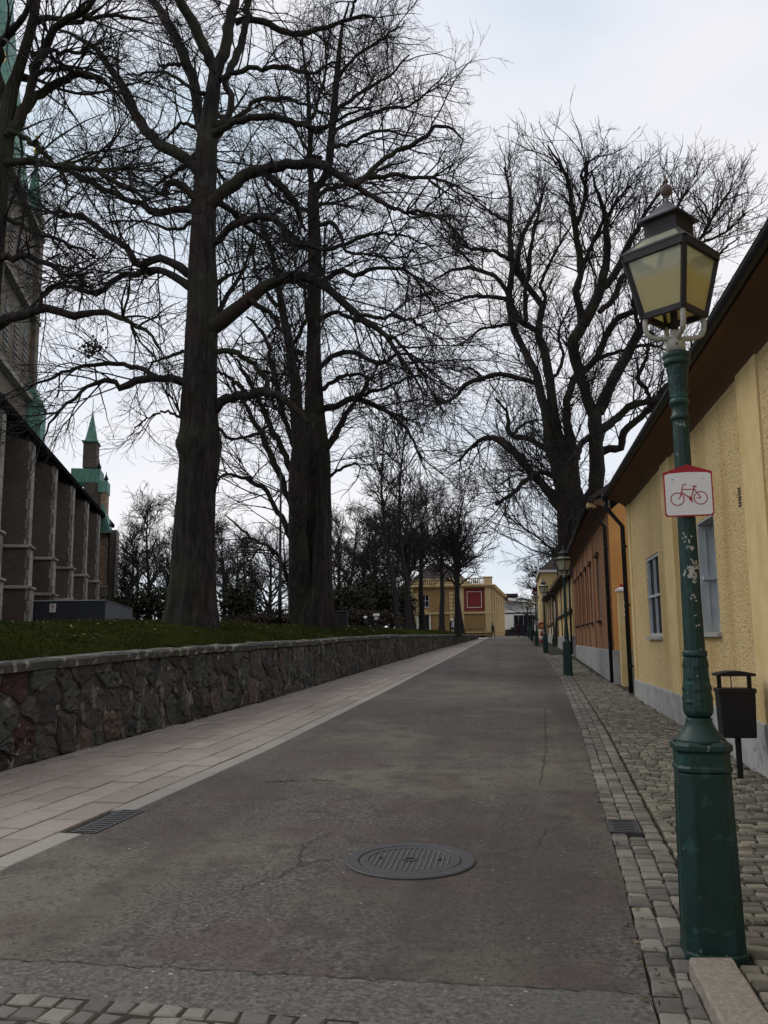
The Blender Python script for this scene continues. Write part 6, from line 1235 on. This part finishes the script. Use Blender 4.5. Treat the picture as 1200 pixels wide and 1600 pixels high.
q = MB(); q.lathe([(.02, -.2), (.02, max(p[2] - z - .07, .12))], 8); q.build('stem', 'black_metal', GL); q = MB(); h_ = p[2] - z; q.lathe([(.09 * math.sin(math.pi * i / 12) + .0005, h_ - .09 * math.cos(math.pi * i / 12)) for i in range(13)], 16); q.build('globe', 'white_paint', GL)
p = at(588, 961, 46); z = lawn_z(p[0], 46); WS = thing('lawn_sign', 'small white sign plate on a post beside the globe lamp', 'sign', (p[0], 46, z))
h_ = max(p[2] - z, .5); q = MB(); q.box(-.02, .02, 0, .04, -.2, h_ + .06); q.build('post', 'black_metal', WS); q = MB(); q.box(-.17, .17, -.03, -.005, h_ - .06, h_ + .09); q.build('plate', 'sign_white', WS); q = MB(); q.box(-.1, .1, -.03, -.006, h_ - .25, h_ - .1); q.build('lower_plate', 'frame_grey', WS)
RL = thing('handrail', 'thin dark sloping handrail on the lawn above the stone wall', 'handrail', (-6.3, 40, lawn_z(-6.3, 40)))
q = MB(); z0 = RL.location[2]; a = at(572, 966, 40.5) - np.array(RL.location); b = at(610, 988, 46.5) - np.array(RL.location); q.tube([a, b], .022, 8); q.tube([a - np.array([0, 0, .22]), b - np.array([0, 0, .15])], .018, 8); q.build('rail', 'black_metal', RL)
for t_ in (.05, .3, .9): c = a * (1 - t_) + b * t_; q = MB(); q.tube([c, c - np.array([0, 0, .75])], .018, 8); q.build('baluster', 'black_metal', RL)
p = at(713, 976, 100); z = g(100) ; NB = thing('notice_board', 'white notice board with dark emblem in a black frame before the museum', 'notice board', (p[0], 100, z))
h_ = p[2] - z; q = MB(); q.box(-.75, .75, 0, .06, h_ - .5, h_ + .62); q.build('board', 'black_metal', NB); q = MB(); q.box(-.58, .58, -.02, -.001, h_ - .32, h_ + .42); PB = q.build('poster', 'sign_white', NB)
q = MB(); q.prism([(-.25, -.04, h_ + .35), (-.25, -.04, h_ - .02), (0, -.04, h_ - .26), (.25, -.04, h_ - .02), (.25, -.04, h_ + .35)], (0, .018, 0)); q.build('emblem', 'ink', PB)
for x in (-.7, .7): q = MB(); q.box(x - .04, x + .04, .061, .12, -.1, h_ + .6); q.build('post', 'black_metal', NB)
p = at(706, 969, 98); GL2 = thing('globe_lamp', 'white globe lamp on a post above the notice board', 'lamp', (p[0], 98, g(98)))
h_ = p[2] - g(98); q = MB(); q.lathe([(.05, -.1), (.035, h_ - .18)], 8); q.build('stem', 'black_metal', GL2); q = MB(); q.lathe([(.2 * math.sin(math.pi * i / 12) + .0005, h_ - .2 * math.cos(math.pi * i / 12)) for i in range(13)], 16); q.build('globe', 'white_paint', GL2)
# round red sign on a red and white post beyond the third lamp
p = at(846, 978, 72); RS = thing('round_sign', 'round red sign on a red and white post near the fourth lamp', 'sign', (p[0], 72, g(72)))
h_ = p[2] - g(72); q = MB(); q.lathe([(.29, 0), (.30, .02), (.29, .04), (0.0, .04)], 28, smooth=False); o = q.build('disc', 'sign_red', RS); o.location = (0, 0, h_); o.rotation_euler = (R_(90), 0, 0)
q = MB(); q.lathe([(.17, .041), (.17, .046), (0, .046)], 24, smooth=False); o = q.build('inner_disc', 'orange_end', RS); o.location = (0, 0, h_); o.rotation_euler = (R_(90), 0, 0)
for k in range(4): q = MB(); q.lathe([(.13, k * (h_ - .25) / 4), (.13, (k + 1) * (h_ - .25) / 4 - .005)], 12); q.build('post_section', 'sign_red' if k % 2 == 0 else 'white_paint', RS)
# low barrier, planters and cycle stands before the museum
BR = thing('low_barrier', 'low dark railing along the street end in front of the museum', 'railing', (-4.2, 112, g(112)))
for k in range(9): q = MB(); q.tube([(-4.0 + k * .5, 0, 0), (-4.0 + k * .5, 0, .95)], .025, 6); q.build('post', 'black_metal', BR)
q = MB(); q.tube([(-4.0, 0, .95), (0.0, 0, .95)], .03, 6); q.build('rail', 'black_metal', BR)

# ------------------------------------------------------------------ people at the far end
flat('coat_dark', (0.015, 0.015, 0.018), rough=.9); flat('coat_navy', (0.018, 0.022, 0.04), rough=.9); flat('coat_maroon', (0.05, 0.016, 0.018), rough=.9); flat('trouser', (0.02, 0.02, 0.026), rough=.9); flat('skin', (0.45, 0.28, 0.2), rough=.6); flat('hair', (0.03, 0.02, 0.015), rough=.8)
def person(lab, x, y, rot, coat, H=1.72, stride=.2, trous='trouser'):
    root = thing('person', lab, 'person', (x, y, g(y)), rot, group='people walking at the far end of the street'); s = H / 1.72
    def skin(name, chain, mat):
        me = bpy.data.meshes.new(name); vs = [tuple(np.array(c[0]) * s) for c in chain]; ed = [(c[2], i) for i, c in enumerate(chain) if c[2] is not None]; me.from_pydata(vs, ed, []); o = link(name, me, mat, root)
        md = o.modifiers.new('skin', 'SKIN'); md.use_smooth_shade = True
        for i, c in enumerate(chain): me.skin_vertices[0].data[i].radius = (c[1][0] * s, c[1][1] * s); me.skin_vertices[0].data[i].use_root = (i == 0)
        o.modifiers.new('sub', 'SUBSURF').levels = 1; o.modifiers['sub'].render_levels = 1; return o
    st = stride
    body = [((0, 0, .95), (.16, .12), None), ((0, 0, 1.15), (.15, .11), 0), ((0, .01, 1.38), (.19, .12), 1), ((0, .01, 1.48), (.07, .07), 2), ((0, -.01, 1.60), (.085, .10), 3), ((0, -.01, 1.70), (.06, .07), 4),
            ((.20, .01, 1.40), (.065, .065), 2), ((.25, .05, 1.14), (.05, .05), 6), ((.24, -.06, .92), (.04, .04), 7), ((.24, -.09, .82), (.04, .025), 8), ((-.20, .01, 1.40), (.065, .065), 2), ((-.25, .0, 1.14), (.05, .05), 10), ((-.24, .08, .92), (.04, .04), 11), ((-.24, .09, .82), (.04, .025), 12),
            ((.09, 0, .88), (.10, .10), 0), ((.10, -st * .5, .50), (.07, .07), 14), ((.10, -st, .09), (.05, .05), 15), ((.10, -st - .13, .04), (.045, .04), 16), ((-.09, 0, .88), (.10, .10), 0), ((-.10, st * .3, .50), (.07, .07), 18), ((-.10, st, .11), (.05, .05), 19), ((-.10, st - .12, .04), (.045, .04), 20)]
    skin('body', body, trous)
    skin('coat', [((0, 0, .80), (.185, .145), None), ((0, 0, 1.10), (.175, .135), 0), ((0, .01, 1.38), (.20, .135), 1), ((0, .01, 1.46), (.09, .09), 2), ((.21, .01, 1.40), (.075, .075), 2), ((.26, .05, 1.14), (.06, .06), 4), ((.25, -.05, .94), (.05, .05), 5), ((-.21, .01, 1.40), (.075, .075), 2), ((-.26, 0, 1.14), (.06, .06), 7), ((-.25, .07, .94), (.05, .05), 8)], coat)
    q = MB(); q.lathe([(.001, 1.50 * s), (.06 * s, 1.52 * s), (.082 * s, 1.60 * s), (.075 * s, 1.67 * s), (.001, 1.70 * s)], 12, 0, (0, -.035 * s)); q.build('face', 'skin', root)
    q = MB(); q.lathe([(.09 * s, 1.60 * s), (.102 * s, 1.66 * s), (.075 * s, 1.72 * s), (.001, 1.745 * s)], 12, 0, (0, .012 * s)); q.build('hair', 'hair', root)
person('person in dark coat walking in front of the museum corner', -2.65, 104, 1.2, 'coat_dark')
person('person in maroon coat walking away at the street end, left of two companions', .35, 101, 3.0, 'coat_maroon', 1.75)
person('person in navy coat beside the maroon-coated walker', 1.05, 103, 3.2, 'coat_navy', 1.68)
